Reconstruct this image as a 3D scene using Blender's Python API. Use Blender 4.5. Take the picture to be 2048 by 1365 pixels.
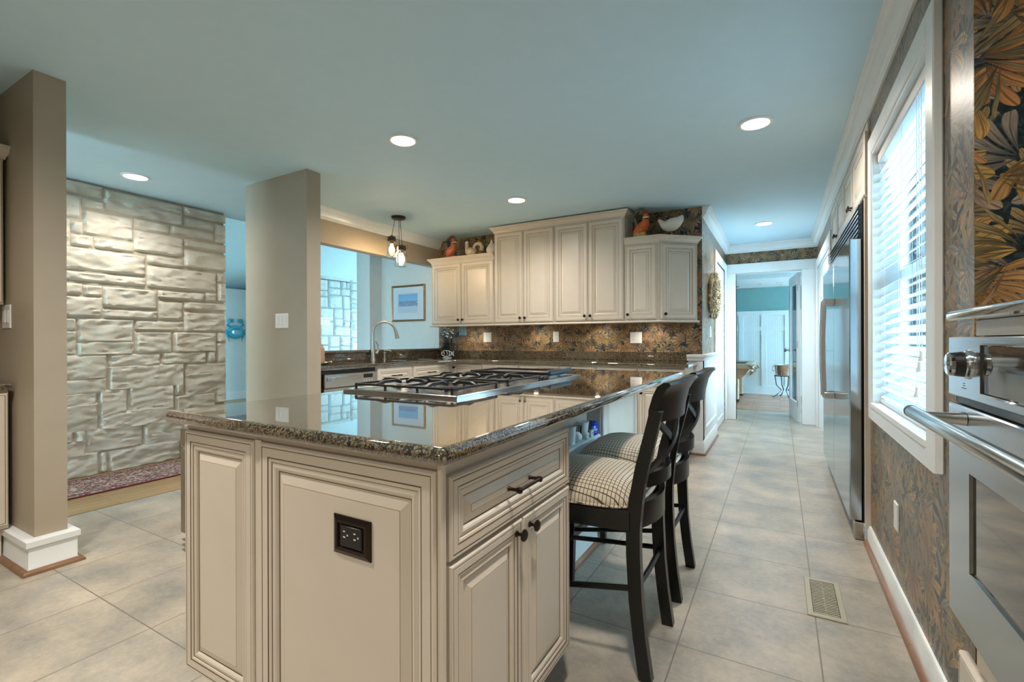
import bpy, math, random
from mathutils import Vector, Matrix, noise
for o in list(bpy.data.objects): bpy.data.objects.remove(o, do_unlink=True)
C = bpy.context.scene.collection
R = math.radians
PI = math.pi
random.seed(4)
def lin(v):
    v /= 255.0
    return v/12.92 if v <= .04045 else ((v+.055)/1.055)**2.4
def rgb(r, g, b): return (lin(r), lin(g), lin(b), 1.0)
H = 2.466          # ceiling height
WX = .435          # right wall face
# ------------------------------------------------------------------ camera
YAW, PITCH, ROLL, FPX, CH = .5162, -.0005, -.0029, 943.32, 1.1263
fw = Vector((-math.sin(YAW)*math.cos(PITCH), math.cos(YAW)*math.cos(PITCH), math.sin(PITCH)))
rt = Vector((math.cos(YAW), math.sin(YAW), 0)); up = rt.cross(fw)
r2 = rt*math.cos(ROLL)+up*math.sin(ROLL); u2 = -rt*math.sin(ROLL)+up*math.cos(ROLL)
cd = bpy.data.cameras.new('camera'); cam = bpy.data.objects.new('camera', cd); C.objects.link(cam)
cam.matrix_world = Matrix(((r2.x, u2.x, -fw.x, 0), (r2.y, u2.y, -fw.y, 0), (r2.z, u2.z, -fw.z, CH), (0, 0, 0, 1)))
cd.sensor_width = 36; cd.lens = FPX/2048*36; cd.clip_start = .02; cd.clip_end = 200
bpy.context.scene.camera = cam
# ------------------------------------------------------------------ world, exposure
sc = bpy.context.scene
sc.view_settings.view_transform = 'Standard'; sc.view_settings.look = 'None'
sc.view_settings.exposure = 0.6; sc.view_settings.gamma = 1.0; sc.view_settings.use_curve_mapping = False
w = bpy.data.worlds.new('world'); sc.world = w; w.use_nodes = True
bg = w.node_tree.nodes['Background']; bg.inputs[0].default_value = (.58, .86, 1.0, 1); bg.inputs[1].default_value = 20.0
LAMP_W = 66.0            # recessed lamps
LAMP_COL = (1.0, .90, .79)
BULB_W = 34.0             # pendant bulbs
# ------------------------------------------------------------------ helpers
def frame(o, a=0): return Matrix.Translation(Vector(o)) @ Matrix.Rotation(a, 4, 'Z')
ROOT = {}
def tag(o, label=None, cat=None, group=None, kind=None):
    if label: o['label'] = label
    if cat: o['category'] = cat
    if group: o['group'] = group
    if kind: o['kind'] = kind
    return o
def thing(name, label, cat, loc=(0, 0, 0), rotz=0, group=None):
    o = bpy.data.objects.new(name, None); C.objects.link(o)
    o.empty_display_size = .1
    o.location = loc; o.rotation_euler = (0, 0, rotz); ROOT[o] = frame(loc, rotz)
    return tag(o, label, cat, group)
class MB:
    def __init__(s, T=None): s.v = []; s.f = []; s.m = []; s.T = T
    def add(s, vs, fs, mat=0):
        n = len(s.v)
        s.v += [(s.T @ Vector(p)) if s.T else Vector(p) for p in vs]
        for f in fs: s.f.append([n+i for i in f]); s.m.append(mat)
        return s
    def box(s, x0, x1, y0, y1, z0, z1, mat=0):
        x0, x1 = min(x0, x1), max(x0, x1); y0, y1 = min(y0, y1), max(y0, y1); z0, z1 = min(z0, z1), max(z0, z1)
        return s.add([(x0,y0,z0),(x1,y0,z0),(x1,y1,z0),(x0,y1,z0),(x0,y0,z1),(x1,y0,z1),(x1,y1,z1),(x0,y1,z1)],
              [(0,3,2,1),(4,5,6,7),(0,1,5,4),(1,2,6,5),(2,3,7,6),(3,0,4,7)], mat)
    def bbox(s, x0, x1, y0, y1, z0, z1, b=.004, mat=0):
        # box with chamfered edges
        b = min(b, (x1-x0)/2.2, (y1-y0)/2.2, (z1-z0)/2.2)
        vs = []; rings = [(z0, b), (z0+b, 0), (z1-b, 0), (z1, b)]
        for z, i in rings:
            X0, X1, Y0, Y1 = x0+i, x1-i, y0+i, y1-i
            if i == 0: c = b
            else: c = .0001
            vs += [(X0+c,Y0,z),(X1-c,Y0,z),(X1,Y0+c,z),(X1,Y1-c,z),(X1-c,Y1,z),(X0+c,Y1,z),(X0,Y1-c,z),(X0,Y0+c,z)]
        fs = [tuple(range(7, -1, -1)), tuple(range(24, 32))]
        for k in range(3):
            for i in range(8): fs.append((k*8+i, k*8+(i+1)%8, k*8+8+(i+1)%8, k*8+8+i))
        return s.add(vs, fs, mat)
    def tube(s, pts, r, n=10, mat=0, closed=False, sq=1.0, upv=(0, 0, 1)):
        pts = [Vector(p) for p in pts]; m = len(pts)
        rs = r if isinstance(r, (list, tuple)) else [r]*m
        vs = []; fs = []
        ref = Vector(upv)
        for i, p in enumerate(pts):
            if closed: t = pts[(i+1) % m]-pts[i-1]
            else: t = pts[min(i+1, m-1)]-pts[max(i-1, 0)]
            t.normalize()
            a = ref.cross(t)
            if a.length < 1e-3: a = Vector((1, 0, 0)).cross(t)
            if a.length < 1e-3: a = Vector((0, 1, 0)).cross(t)
            a.normalize(); b = t.cross(a)
            ra, rb = rs[i] if isinstance(rs[i], (list, tuple)) else (rs[i], rs[i]*sq)
            for k in range(n):
                q = 2*PI*k/n
                vs.append(p+a*ra*math.cos(q)+b*rb*math.sin(q))
        L = m if closed else m-1
        for i in range(L):
            for k in range(n):
                j = (i+1) % m
                fs.append((i*n+k, i*n+(k+1) % n, j*n+(k+1) % n, j*n+k))
        if not closed:
            fs.append(tuple(range(n-1, -1, -1))); fs.append(tuple(range((m-1)*n, m*n)))
        return s.add(vs, fs, mat)
    def bar(s, pts, wa, wb, mat=0, upv=(0, 0, 1)):
        # rectangular-section sweep: half sizes wa (across), wb (along up)
        pts = [Vector(p) for p in pts]; m = len(pts); vs = []; fs = []; ref = Vector(upv)
        for i, p in enumerate(pts):
            t = (pts[min(i+1, m-1)]-pts[max(i-1, 0)]).normalized()
            a = ref.cross(t)
            if a.length < 1e-3: a = Vector((1, 0, 0)).cross(t)
            a.normalize(); b = t.cross(a)
            A = wa[i] if isinstance(wa, (list, tuple)) else wa; B = wb[i] if isinstance(wb, (list, tuple)) else wb
            vs += [p-a*A-b*B, p+a*A-b*B, p+a*A+b*B, p-a*A+b*B]
        for i in range(m-1):
            for k in range(4): fs.append((i*4+k, i*4+(k+1) % 4, i*4+4+(k+1) % 4, i*4+4+k))
        fs += [(3, 2, 1, 0), tuple(range(m*4-4, m*4))]
        return s.add(vs, fs, mat)
    def cyl(s, p0, p1, r0, r1=None, n=16, mat=0):
        return s.tube([p0, p1], [r0, r0 if r1 is None else r1], n, mat)
    def lathe(s, prof, c=(0, 0, 0), n=20, mat=0, axis='z', cap=True):
        vs = []; fs = []; m = len(prof)
        for r, h in prof:
            for k in range(n):
                q = 2*PI*k/n; x, y = r*math.cos(q), r*math.sin(q)
                p = {'z': (x, y, h), 'x': (h, x, y), '-x': (-h, y, x), 'y': (y, h, x), '-y': (x, -h, y)}[axis]
                vs.append((c[0]+p[0], c[1]+p[1], c[2]+p[2]))
        for i in range(m-1):
            for k in range(n): fs.append((i*n+k, i*n+(k+1) % n, i*n+n+(k+1) % n, i*n+n+k))
        if cap:
            fs.append(tuple(range(n-1, -1, -1))); fs.append(tuple(range((m-1)*n, m*n)))
        return s.add(vs, fs, mat)
    def ell(s, c, r, n=14, m=9, mat=0):
        prof = [(math.sin(PI*i/m), -math.cos(PI*i/m)) for i in range(m+1)]
        prof[0] = (.001, -1); prof[-1] = (.001, 1)
        vs = []; fs = []
        for a, h in prof:
            for k in range(n):
                q = 2*PI*k/n; vs.append((c[0]+r[0]*a*math.cos(q), c[1]+r[1]*a*math.sin(q), c[2]+r[2]*h))
        for i in range(m):
            for k in range(n): fs.append((i*n+k, i*n+(k+1) % n, i*n+n+(k+1) % n, i*n+n+k))
        return s.add(vs, fs, mat)
    def panel(s, x0, x1, z0, z1, prof, cap=0, y=0.0):
        # nested rectangular rings facing -Y; prof = (inset, rise, material of the strip that leads here)
        vs = []; n = len(prof)
        for i, h, m in prof: vs += [(x0+i, y-h, z0+i), (x1-i, y-h, z0+i), (x1-i, y-h, z1-i), (x0+i, y-h, z1-i)]
        b = len(s.v); s.add(vs, [])
        for k in range(1, n):
            for q in range(4):
                s.f.append([b+(k-1)*4+q, b+(k-1)*4+(q+1) % 4, b+k*4+(q+1) % 4, b+k*4+q]); s.m.append(prof[k][2])
        s.f.append([b+(n-1)*4+q for q in range(4)]); s.m.append(cap)
        s.f.append([b+q for q in (3, 2, 1, 0)]); s.m.append(0)
        return s
    def extrude(s, prof, p0, p1, out, mat=0):
        # prof (a, b): a along `out`, b along z, swept from p0 to p1
        p0, p1, out = Vector(p0), Vector(p1), Vector(out); n = len(prof)
        vs = [p+out*a+Vector((0, 0, b)) for p in (p0, p1) for a, b in prof]
        fs = [(k, (k+1) % n, n+(k+1) % n, n+k) for k in range(n)]+[tuple(range(n-1, -1, -1)), tuple(range(n, 2*n))]
        return s.add(vs, fs, mat)
    def slab(s, poly, prof, mat=0):
        # poly CCW outline; prof (inset, z) from bottom to top
        n = len(poly); vs = []; P = [Vector((p[0], p[1])) for p in poly]
        nor = []
        for i in range(n):
            d0 = (P[i]-P[i-1]).normalized(); d1 = (P[(i+1) % n]-P[i]).normalized()
            n0 = Vector((-d0.y, d0.x)); n1 = Vector((-d1.y, d1.x)); q = n0+n1
            nor.append(q/max(.25, q.dot(n0)))
        for ins, z in prof:
            for i in range(n):
                p = P[i]+nor[i]*ins; vs.append((p.x, p.y, z))
        m = len(prof)
        fs = [(k*n+i, k*n+(i+1) % n, k*n+n+(i+1) % n, k*n+n+i) for k in range(m-1) for i in range(n)]
        fs += [tuple(range(n-1, -1, -1)), tuple(range((m-1)*n, m*n))]
        return s.add(vs, fs, mat)
    def build(s, name, mats, parent=None, label=None, cat=None, group=None, kind=None, smooth=35, loc=None):
        if not isinstance(mats, (list, tuple)): mats = [mats]
        M = Matrix.Identity(4)
        if parent is not None: M = ROOT.get(parent, Matrix.Identity(4))
        elif loc is not None: M = Matrix.Translation(Vector(loc))
        elif kind != 'structure' and s.v:
            xs = [p.x for p in s.v]; ys = [p.y for p in s.v]
            M = Matrix.Translation(Vector(((min(xs)+max(xs))/2, (min(ys)+max(ys))/2, min(p.z for p in s.v))))
        I = M.inverted()
        me = bpy.data.meshes.new(name); me.from_pydata([tuple(I @ p) for p in s.v], [], s.f)
        for m in mats: me.materials.append(m)
        me.polygons.foreach_set('material_index', s.m)
        if smooth:
            me.polygons.foreach_set('use_smooth', [True]*len(me.polygons))
            me.set_sharp_from_angle(angle=R(smooth))
            for i, f in enumerate(s.f):
                if len(f) > 8: me.polygons[i].use_smooth = False
        me.update()
        o = bpy.data.objects.new(name, me); C.objects.link(o)
        if parent is not None: o.parent = parent
        else: o.location = M.to_translation()
        ROOT[o] = M
        return tag(o, label, cat, group, kind)
def copy_thing(o, delta, label, rotz=None):
    c = o.copy(); C.objects.link(c); c.location = Vector(o.location)+Vector(delta)
    if rotz is not None: c.rotation_euler = (0, 0, rotz)
    c['label'] = label
    def kids(a, b):
        for ch in list(a.children):
            d = ch.copy(); C.objects.link(d); d.parent = b; kids(ch, d)
    kids(o, c)
    return c
def rrect(x0, x1, y0, y1, r, n=5):
    pts = []
    for cx, cy, a in ((x1-r, y0+r, -90), (x1-r, y1-r, 0), (x0+r, y1-r, 90), (x0+r, y0+r, 180)):
        for k in range(n+1):
            q = R(a+90*k/n); pts.append((cx+r*math.cos(q), cy+r*math.sin(q)))
    return pts
# ------------------------------------------------------------------ materials
class NT:
    def __init__(s, name):
        s.mat = bpy.data.materials.new(name); s.mat.use_nodes = True; s.t = s.mat.node_tree
        s.b = s.t.nodes['Principled BSDF']; s.out = s.t.nodes['Material Output']
    def n(s, typ, **kw):
        x = s.t.nodes.new(typ)
        for k, v in kw.items():
            if k.startswith('i_'): x.inputs[k[2:].replace('_', ' ')].default_value = v
            else: setattr(x, k, v)
        return x
    def l(s, a, b): s.t.links.new(a, b)
    def m(s, op, a, b=None, c=None):
        x = s.t.nodes.new('ShaderNodeMath'); x.operation = op
        for i, v in enumerate((a, b, c)):
            if v is None: continue
            if isinstance(v, (int, float)): x.inputs[i].default_value = v
            else: s.l(v, x.inputs[i])
        return x.outputs[0]
    def mix(s, f, a, b, mode='MIX'):
        x = s.t.nodes.new('ShaderNodeMix'); x.data_type = 'RGBA'; x.blend_type = mode
        for i, v in ((0, f), (6, a), (7, b)):
            if isinstance(v, (int, float)): x.inputs[i].default_value = v
            elif isinstance(v, tuple): x.inputs[i].default_value = v
            else: s.l(v, x.inputs[i])
        return x.outputs[2]
    def ramp(s, f, stops, interp='LINEAR'):
        x = s.t.nodes.new('ShaderNodeValToRGB'); x.color_ramp.interpolation = interp
        e = x.color_ramp.elements
        while len(e) < len(stops): e.new(.5)
        for i, (p, c) in enumerate(stops): e[i].position = p; e[i].color = c
        s.l(f, x.inputs[0]); return x.outputs[0]
    def pos(s): return s.n('ShaderNodeNewGeometry').outputs['Position']
    def obj(s): return s.n('ShaderNodeTexCoord').outputs['Object']
    def noise(s, vec, scale, detail=3, rough=.5, dist=0):
        x = s.n('ShaderNodeTexNoise'); x.inputs['Scale'].default_value = scale; x.inputs['Detail'].default_value = detail
        x.inputs['Roughness'].default_value = rough; x.inputs['Distortion'].default_value = dist
        if vec is not None: s.l(vec, x.inputs['Vector'])
        return x.outputs[0]
    def scale(s, vec, x, y, z):
        q = s.n('ShaderNodeVectorMath', operation='MULTIPLY'); q.inputs[1].default_value = (x, y, z); s.l(vec, q.inputs[0]); return q.outputs[0]
    def col(s, c):
        if isinstance(c, tuple): s.b.inputs['Base Color'].default_value = c
        else: s.l(c, s.b.inputs['Base Color'])
    def bump(s, h, st=.2, d=.01):
        x = s.n('ShaderNodeBump'); x.inputs['Strength'].default_value = st; x.inputs['Distance'].default_value = d
        s.l(h, x.inputs['Height']); s.l(x.outputs[0], s.b.inputs['Normal'])
    def set(s, **kw):
        for k, v in kw.items(): s.b.inputs[k.replace('_', ' ')].default_value = v
        return s
def mat(name, c, rough=.5, metal=0, var=.05, scale=9, bump=0, bscale=60, **kw):
    t = NT(name); p = t.obj()
    f = t.noise(p, scale, 4)
    k0 = tuple(max(0, v*(1-var)) for v in c[:3])+(1,); k1 = tuple(min(1, v*(1+var)) for v in c[:3])+(1,)
    t.col(t.ramp(f, [(.3, k0), (.7, k1)]))
    t.set(Roughness=rough, Metallic=metal, **kw)
    if bump: t.bump(t.noise(p, bscale, 3), bump, .004)
    return t.mat
def emit(name, c, st):
    t = NT(name); t.set(Emission_Strength=st); t.b.inputs['Emission Color'].default_value = c; t.col(c); return t.mat
def glass(name, tint=(.96, .98, 1, 1), gl=.06):
    t = NT(name); tr = t.n('ShaderNodeBsdfTransparent'); tr.inputs[0].default_value = tint
    g = t.n('ShaderNodeBsdfGlossy'); g.inputs['Roughness'].default_value = .02
    fr = t.n('ShaderNodeFresnel'); fr.inputs[0].default_value = 1.45
    mx = t.n('ShaderNodeMixShader'); t.l(fr.outputs[0], mx.inputs[0]); t.l(tr.outputs[0], mx.inputs[1]); t.l(g.outputs[0], mx.inputs[2])
    t.l(mx.outputs[0], t.out.inputs[0]); return t.mat
def wallpaper(name, axis, k=1.0, fk=1.0, warm=False, slate=False):
    t = NT(name); sp = t.n('ShaderNodeSeparateXYZ'); t.l(t.pos(), sp.inputs[0])
    cb = t.n('ShaderNodeCombineXYZ'); t.l(sp.outputs['Y' if axis == 'x' else 'X'], cb.inputs[0]); t.l(sp.outputs['Z'], cb.inputs[1])
    base = cb.outputs[0]
    wob = t.noise(base, 7, 2)
    gn = t.noise(base, 70, 3)
    col = t.ramp(gn, [(.35, rgb(10, 26, 28)), (.52, rgb(18, 38, 42)), (.62, rgb(50, 66, 78)), (.7, rgb(28, 36, 40))])
    def layer(col, scale, off, nf, spread, pal, base_off, rmax, fat):
        ad = t.n('ShaderNodeVectorMath', operation='ADD'); ad.inputs[1].default_value = off; t.l(base, ad.inputs[0]); v = ad.outputs[0]
        vo = t.n('ShaderNodeTexVoronoi', voronoi_dimensions='2D', feature='F1'); vo.inputs['Scale'].default_value = scale
        vo.inputs['Randomness'].default_value = .7; t.l(v, vo.inputs['Vector'])
        d = t.n('ShaderNodeVectorMath', operation='SUBTRACT'); t.l(v, d.inputs[0]); t.l(vo.outputs['Position'], d.inputs[1])
        sc_ = t.scale(d.outputs[0], scale, scale, 0)
        sx = t.n('ShaderNodeSeparateColor'); t.l(vo.outputs['Color'], sx.inputs[0])
        ro = t.n('ShaderNodeVectorRotate', rotation_type='Z_AXIS'); t.l(sc_, ro.inputs['Vector'])
        t.l(t.m('MULTIPLY', sx.outputs[0], 6.283), ro.inputs['Angle'])
        q = t.n('ShaderNodeSeparateXYZ'); t.l(ro.outputs[0], q.inputs[0])
        x = t.m('ADD', q.outputs[0], base_off); y = q.outputs[1]
        r = t.m('SQRT', t.m('ADD', t.m('MULTIPLY', x, x), t.m('MULTIPLY', y, y)))
        th = t.m('ADD', t.m('ARCTAN2', y, x), t.m('ADD', t.m('MULTIPLY', t.m('SUBTRACT', wob, .5), .35), t.m('MULTIPLY', t.m('SUBTRACT', sx.outputs[2], .5), t.m('MULTIPLY', r, 1.1))))
        ph = t.m('ADD', t.m('MULTIPLY', th, nf), .5)
        idx = t.m('FLOOR', ph); dl = t.m('SUBTRACT', t.m('FRACT', ph), .5)
        cb2 = t.n('ShaderNodeCombineXYZ'); t.l(idx, cb2.inputs[0]); t.l(sx.outputs[1], cb2.inputs[1]); t.l(sx.outputs[2], cb2.inputs[2])
        wn = t.n('ShaderNodeTexWhiteNoise', noise_dimensions='3D'); t.l(cb2.outputs[0], wn.inputs['Vector'])
        rnd = wn.outputs['Value']
        Rp = t.m('MULTIPLY', t.m('MULTIPLY_ADD', rnd, .26, .78), t.m('MULTIPLY', rmax, t.m('SUBTRACT', 1.0, t.m('MULTIPLY', t.m('MULTIPLY', th, th), .12))))
        u = t.m('MINIMUM', t.m('DIVIDE', r, Rp), 1.0)
        wdt = t.m('MULTIPLY', t.m('POWER', t.m('SINE', t.m('MULTIPLY', t.m('POWER', u, 1.25), 3.1416)), .55), min(.47, fat*fk))
        ad_ = t.m('ABSOLUTE', dl)
        inside = t.m('MULTIPLY', t.m('LESS_THAN', ad_, wdt), t.m('LESS_THAN', t.m('ABSOLUTE', th), spread))
        st = t.n('ShaderNodeCombineXYZ'); t.l(t.m('MULTIPLY', dl, 9), st.inputs[0]); t.l(t.m('MULTIPLY', r, 2.4), st.inputs[1]); t.l(t.m('MULTIPLY', rnd, 17), st.inputs[2])
        stn = t.noise(st.outputs[0], 1.5, 3)
        hue = t.ramp(t.m('FRACT', t.m('ADD', sx.outputs[1], t.m('MULTIPLY', rnd, .22))), pal, 'LINEAR')
        dark = t.mix(.78, hue, rgb(34, 22, 14)); lite = t.mix(.28, hue, rgb(226, 190, 128))
        tone = t.m('ADD', t.m('MULTIPLY', stn, 1.1), t.m('MULTIPLY_ADD', u, .62, -.52))
        c = t.mix(t.ramp(tone, [(.08, (0, 0, 0, 1)), (.70, (1, 1, 1, 1))]), dark, lite)
        c = t.mix(t.m('MULTIPLY', t.m('LESS_THAN', ad_, .035), .6), c, rgb(48, 30, 18))
        c = t.mix(t.m('MULTIPLY', t.m('GREATER_THAN', ad_, t.m('MULTIPLY', wdt, .86)), .5), c, rgb(40, 26, 18))
        return t.mix(inside, col, c)
    P1 = [(.1, rgb(136, 118, 74)), (.35, rgb(176, 144, 100)), (.6, rgb(172, 118, 92)), (.9, rgb(116, 112, 76))]
    P2 = [(.1, rgb(186, 142, 104)), (.4, rgb(166, 112, 92)), (.7, rgb(142, 124, 82)), (.9, rgb(196, 154, 124))]
    P3 = [(.1, rgb(84, 94, 72)), (.4, rgb(134, 118, 82)), (.7, rgb(90, 96, 74)), (.9, rgb(146, 114, 94))]
    col = layer(col, 7.4*k, (3.1, 7.7, 0), 2.6, 1.2, P3, .42, .80, .34)
    if warm:
        P1 = [(.1, rgb(146, 120, 56)), (.35, rgb(182, 142, 72)), (.6, rgb(180, 118, 66)), (.9, rgb(132, 110, 58))]
        P2 = [(.1, rgb(190, 138, 74)), (.4, rgb(178, 106, 66)), (.7, rgb(164, 132, 62)), (.9, rgb(194, 146, 94))]
    P4 = [(.1, rgb(96, 108, 120)), (.4, rgb(126, 136, 142)), (.7, rgb(84, 98, 112)), (.9, rgb(132, 120, 118))]
    col = layer(col, 6.6*k, (31.3, 4.6, 0), 2.4, 1.0, P4, .46, .94, .32)
    col = layer(col, 5.6*k, (11.3, 2.2, 0), 2.3, 1.0, P1, .46, .94, .38)
    col = layer(col, 4.6*k, (21.9, 13.1, 0), 2.8, 1.1, P2, .42, .78, .43)
    col = layer(col, 6.2*k, (5.7, 19.4, 0), 2.6, .75, P3, .50, 1.0, .27)
    if slate: col = layer(col, 5.8*k, (41.3, 8.6, 0), 2.2, .9, P4, .46, .94, .36)
    t.col(col); t.set(Roughness=.38, Coat_Weight=.3, Coat_Roughness=.3); t.b.inputs['Specular IOR Level'].default_value = .5
    return t.mat
def grid_tile(name, gx, gy, s_, c0, c1, c2, grout):
    t = NT(name); ad = t.n('ShaderNodeVectorMath', operation='SUBTRACT'); ad.inputs[1].default_value = (gx, gy, 0)
    p = t.pos(); t.l(p, ad.inputs[0])
    br = t.n('ShaderNodeTexBrick'); br.offset = 0; br.squash = 1
    t.l(ad.outputs[0], br.inputs['Vector'])
    for k, v in (('Scale', 1), ('Mortar Size', .0026), ('Mortar Smooth', .1), ('Brick Width', s_), ('Row Height', s_)): br.inputs[k].default_value = v
    br.inputs['Color1'].default_value = (.42, .42, .42, 1); br.inputs['Color2'].default_value = (.58, .58, .58, 1)
    n1 = t.noise(p, 4.0, 4, .55); n2 = t.noise(p, 38, 7, .78)
    f = t.m('ADD', t.m('MULTIPLY', n1, .62), t.m('MULTIPLY', n2, .40))
    base = t.ramp(f, [(.30, c0), (.50, c1), (.70, c2)])
    v = t.n('ShaderNodeSeparateColor'); t.l(br.outputs['Color'], v.inputs[0])
    base = t.mix(1.0, base, t.ramp(v.outputs[0], [(.4, (.9, .9, .9, 1)), (.6, (1.05, 1.05, 1.05, 1))]), 'MULTIPLY')
    t.col(t.mix(br.outputs['Fac'], base, grout))
    t.l(t.m('MULTIPLY_ADD', n1, .16, .285), t.b.inputs['Roughness'])
    t.bump(t.m('MULTIPLY_ADD', br.outputs['Fac'], -1.0, t.m('MULTIPLY', n2, .12)), .35, .003)
    return t.mat
def planks(name, c0, c1, axis='y', wid=.08, rough=.35):
    t = NT(name); p = t.pos()
    rot = t.n('ShaderNodeVectorRotate', rotation_type='Z_AXIS'); rot.inputs['Angle'].default_value = PI/2 if axis == 'y' else 0; t.l(p, rot.inputs['Vector'])
    br = t.n('ShaderNodeTexBrick'); br.offset = .37; t.l(rot.outputs[0], br.inputs['Vector'])
    for k, v in (('Scale', 1), ('Mortar Size', .0012), ('Brick Width', 1.1), ('Row Height', wid)): br.inputs[k].default_value = v
    br.inputs['Color1'].default_value = c0; br.inputs['Color2'].default_value = c1; br.inputs['Mortar'].default_value = (.06, .035, .02, 1)
    g = t.noise(t.scale(rot.outputs[0], 3, 45, 1), 2, 4)
    t.col(t.mix(1.0, br.outputs['Color'], t.ramp(g, [(.3, (.72, .7, .66, 1)), (.7, (1.1, 1.08, 1.05, 1))]), 'MULTIPLY'))
    t.set(Roughness=rough); return t.mat
def granite(name, top=.06):
    t = NT(name); p = t.pos()
    a = t.n('ShaderNodeTexVoronoi'); a.inputs['Scale'].default_value = 340; t.l(p, a.inputs['Vector'])
    s1 = t.n('ShaderNodeSeparateColor'); t.l(a.outputs['Color'], s1.inputs[0])
    cl = t.noise(p, 30, 4, .6)
    f = t.m('ADD', t.m('MULTIPLY', s1.outputs[0], .74), t.m('MULTIPLY', cl, .34))
    c = t.ramp(f, [(.0, rgb(24, 23, 21)), (.27, rgb(42, 38, 32)), (.36, rgb(78, 68, 52)), (.48, rgb(100, 90, 70)), (.64, rgb(118, 110, 88)), (.76, rgb(96, 62, 48)), (.83, rgb(132, 124, 102)), (.96, rgb(50, 48, 42))], 'CONSTANT')
    b2 = t.n('ShaderNodeTexVoronoi'); b2.inputs['Scale'].default_value = 170; t.l(p, b2.inputs['Vector'])
    s2 = t.n('ShaderNodeSeparateColor'); t.l(b2.outputs['Color'], s2.inputs[0])
    c = t.mix(t.m('GREATER_THAN', s2.outputs[1], .80), c, rgb(30, 30, 28))
    t.col(c); t.set(Roughness=top, IOR=1.6, Coat_Weight=1.0, Coat_Roughness=.015); t.b.inputs['Coat IOR'].default_value = 2.0
    return t.mat
def steel(name, c, rough=.24, axis='z', an=.12):
    t = NT(name); p = t.pos()
    st = {'z': (90, 90, 2), 'x': (2, 90, 90), 'y': (90, 2, 90)}[axis]
    n = t.noise(t.scale(p, *st), 4, 3)
    t.col(t.ramp(n, [(.3, tuple(v*(1-an) for v in c[:3])+(1,)), (.7, c)])); t.set(Metallic=1.0, Roughness=rough)
    t.l(t.m('MULTIPLY_ADD', n, .08, rough-.04), t.b.inputs['Roughness']); return t.mat
m_ceil = mat('daylight_tinted_ceiling', rgb(202, 233, 248), .75, var=.012, bump=.04, bscale=120)  # white ceiling with the blue daylight cast put into its base colour
m_taupe = mat('taupe_paint', rgb(172, 160, 141), .5, var=.02, bump=.05, bscale=140)
m_pale = mat('pale_paint', rgb(214, 226, 228), .55, var=.02)
m_trim = mat('white_trim_paint', rgb(232, 238, 240), .32, var=.015)
m_cream = mat('cream_cabinet_paint', rgb(220, 211, 197), .34, var=.02)
m_glaze = mat('brown_glaze', rgb(104, 84, 62), .45, var=.1)
m_glaze2 = mat('thin_glaze', rgb(168, 150, 126), .4, var=.1)
m_shoe = planks('brown_shoe_wood', rgb(124, 92, 70), rgb(146, 110, 86), 'y', .3)
m_paper_x = wallpaper('leaf_wallpaper_side', 'x', .82, .9, True, True)
m_paper_y = wallpaper('leaf_wallpaper_front', 'y', 1.35)
m_paper_yc = wallpaper('leaf_wallpaper_corner', 'y', .98, 1.3, True)
m_tile = grid_tile('floor_tile', -.3319, 1.8189, .455, rgb(124, 127, 126), rgb(168, 162, 150), rgb(202, 190, 171), rgb(124, 116, 106))
m_oak = planks('oak_floor', rgb(158, 128, 90), rgb(178, 146, 106), 'y', .075)
m_cherry = planks('cherry_floor', rgb(176, 122, 94), rgb(202, 148, 116), 'x', .08, .25)
m_granite = granite('speckled_granite')
m_granite2 = granite('dark_granite', .1)
m_steel = steel('brushed_steel', rgb(196, 200, 202), .22, 'z')
m_steelh = steel('brushed_steel_level', rgb(200, 204, 206), .2, 'y')
m_nickel = mat('brushed_nickel', rgb(178, 174, 166), .3, 1.0, .03)
m_handle = steel('satin_steel_handle', rgb(214, 218, 220), .34, 'z', .06)
m_chrome = mat('polished_steel', rgb(214, 216, 218), .08, 1.0, .02)
m_fridge = steel('fridge_steel', rgb(178, 190, 198), .13, 'z', .05)
m_bronze = mat('oil_rubbed_bronze', rgb(52, 42, 36), .32, .7, .15)
m_black = mat('black_plastic', rgb(20, 22, 23), .35, 0, .1)
m_iron = mat('black_cast_iron', rgb(24, 26, 28), .38, .1, .2, bump=.1)
m_blackwood = mat('black_painted_wood', rgb(7, 11, 12), .28, 0, .12)
m_dkglass = mat('dark_oven_glass', rgb(34, 36, 36), .05, 0, .02, Coat_Weight=1.0, IOR=1.9)
m_plate = mat('white_plastic', rgb(234, 236, 234), .3, 0, .01)
m_slot = mat('dark_slot', rgb(58, 56, 54), .6, 0, .02)
m_glass = glass('clear_glass')
# ================================================================== SETTING
def wall(name, boxes, m, extra=None):
    b = MB()
    for q in boxes: b.box(*q)
    return b.build(name, m, kind='structure', smooth=0)
MB().box(-3.985, 1.7, -3.2, 8.5, -.08, 0).build('floor', m_tile, kind='structure', smooth=0)
MB().box(-9.6, -3.985, -3.2, 9.8, -.08, .004).build('floor', m_oak, kind='structure', smooth=0)
MB().box(-4.2, 3.2, 8.5, 11.3, -.08, .003).build('floor', m_cherry, kind='structure', smooth=0)
MB().box(-5.2, 1.7, -3.2, 7.5, H, H+.12).build('ceiling', m_ceil, kind='structure', smooth=0)
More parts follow.
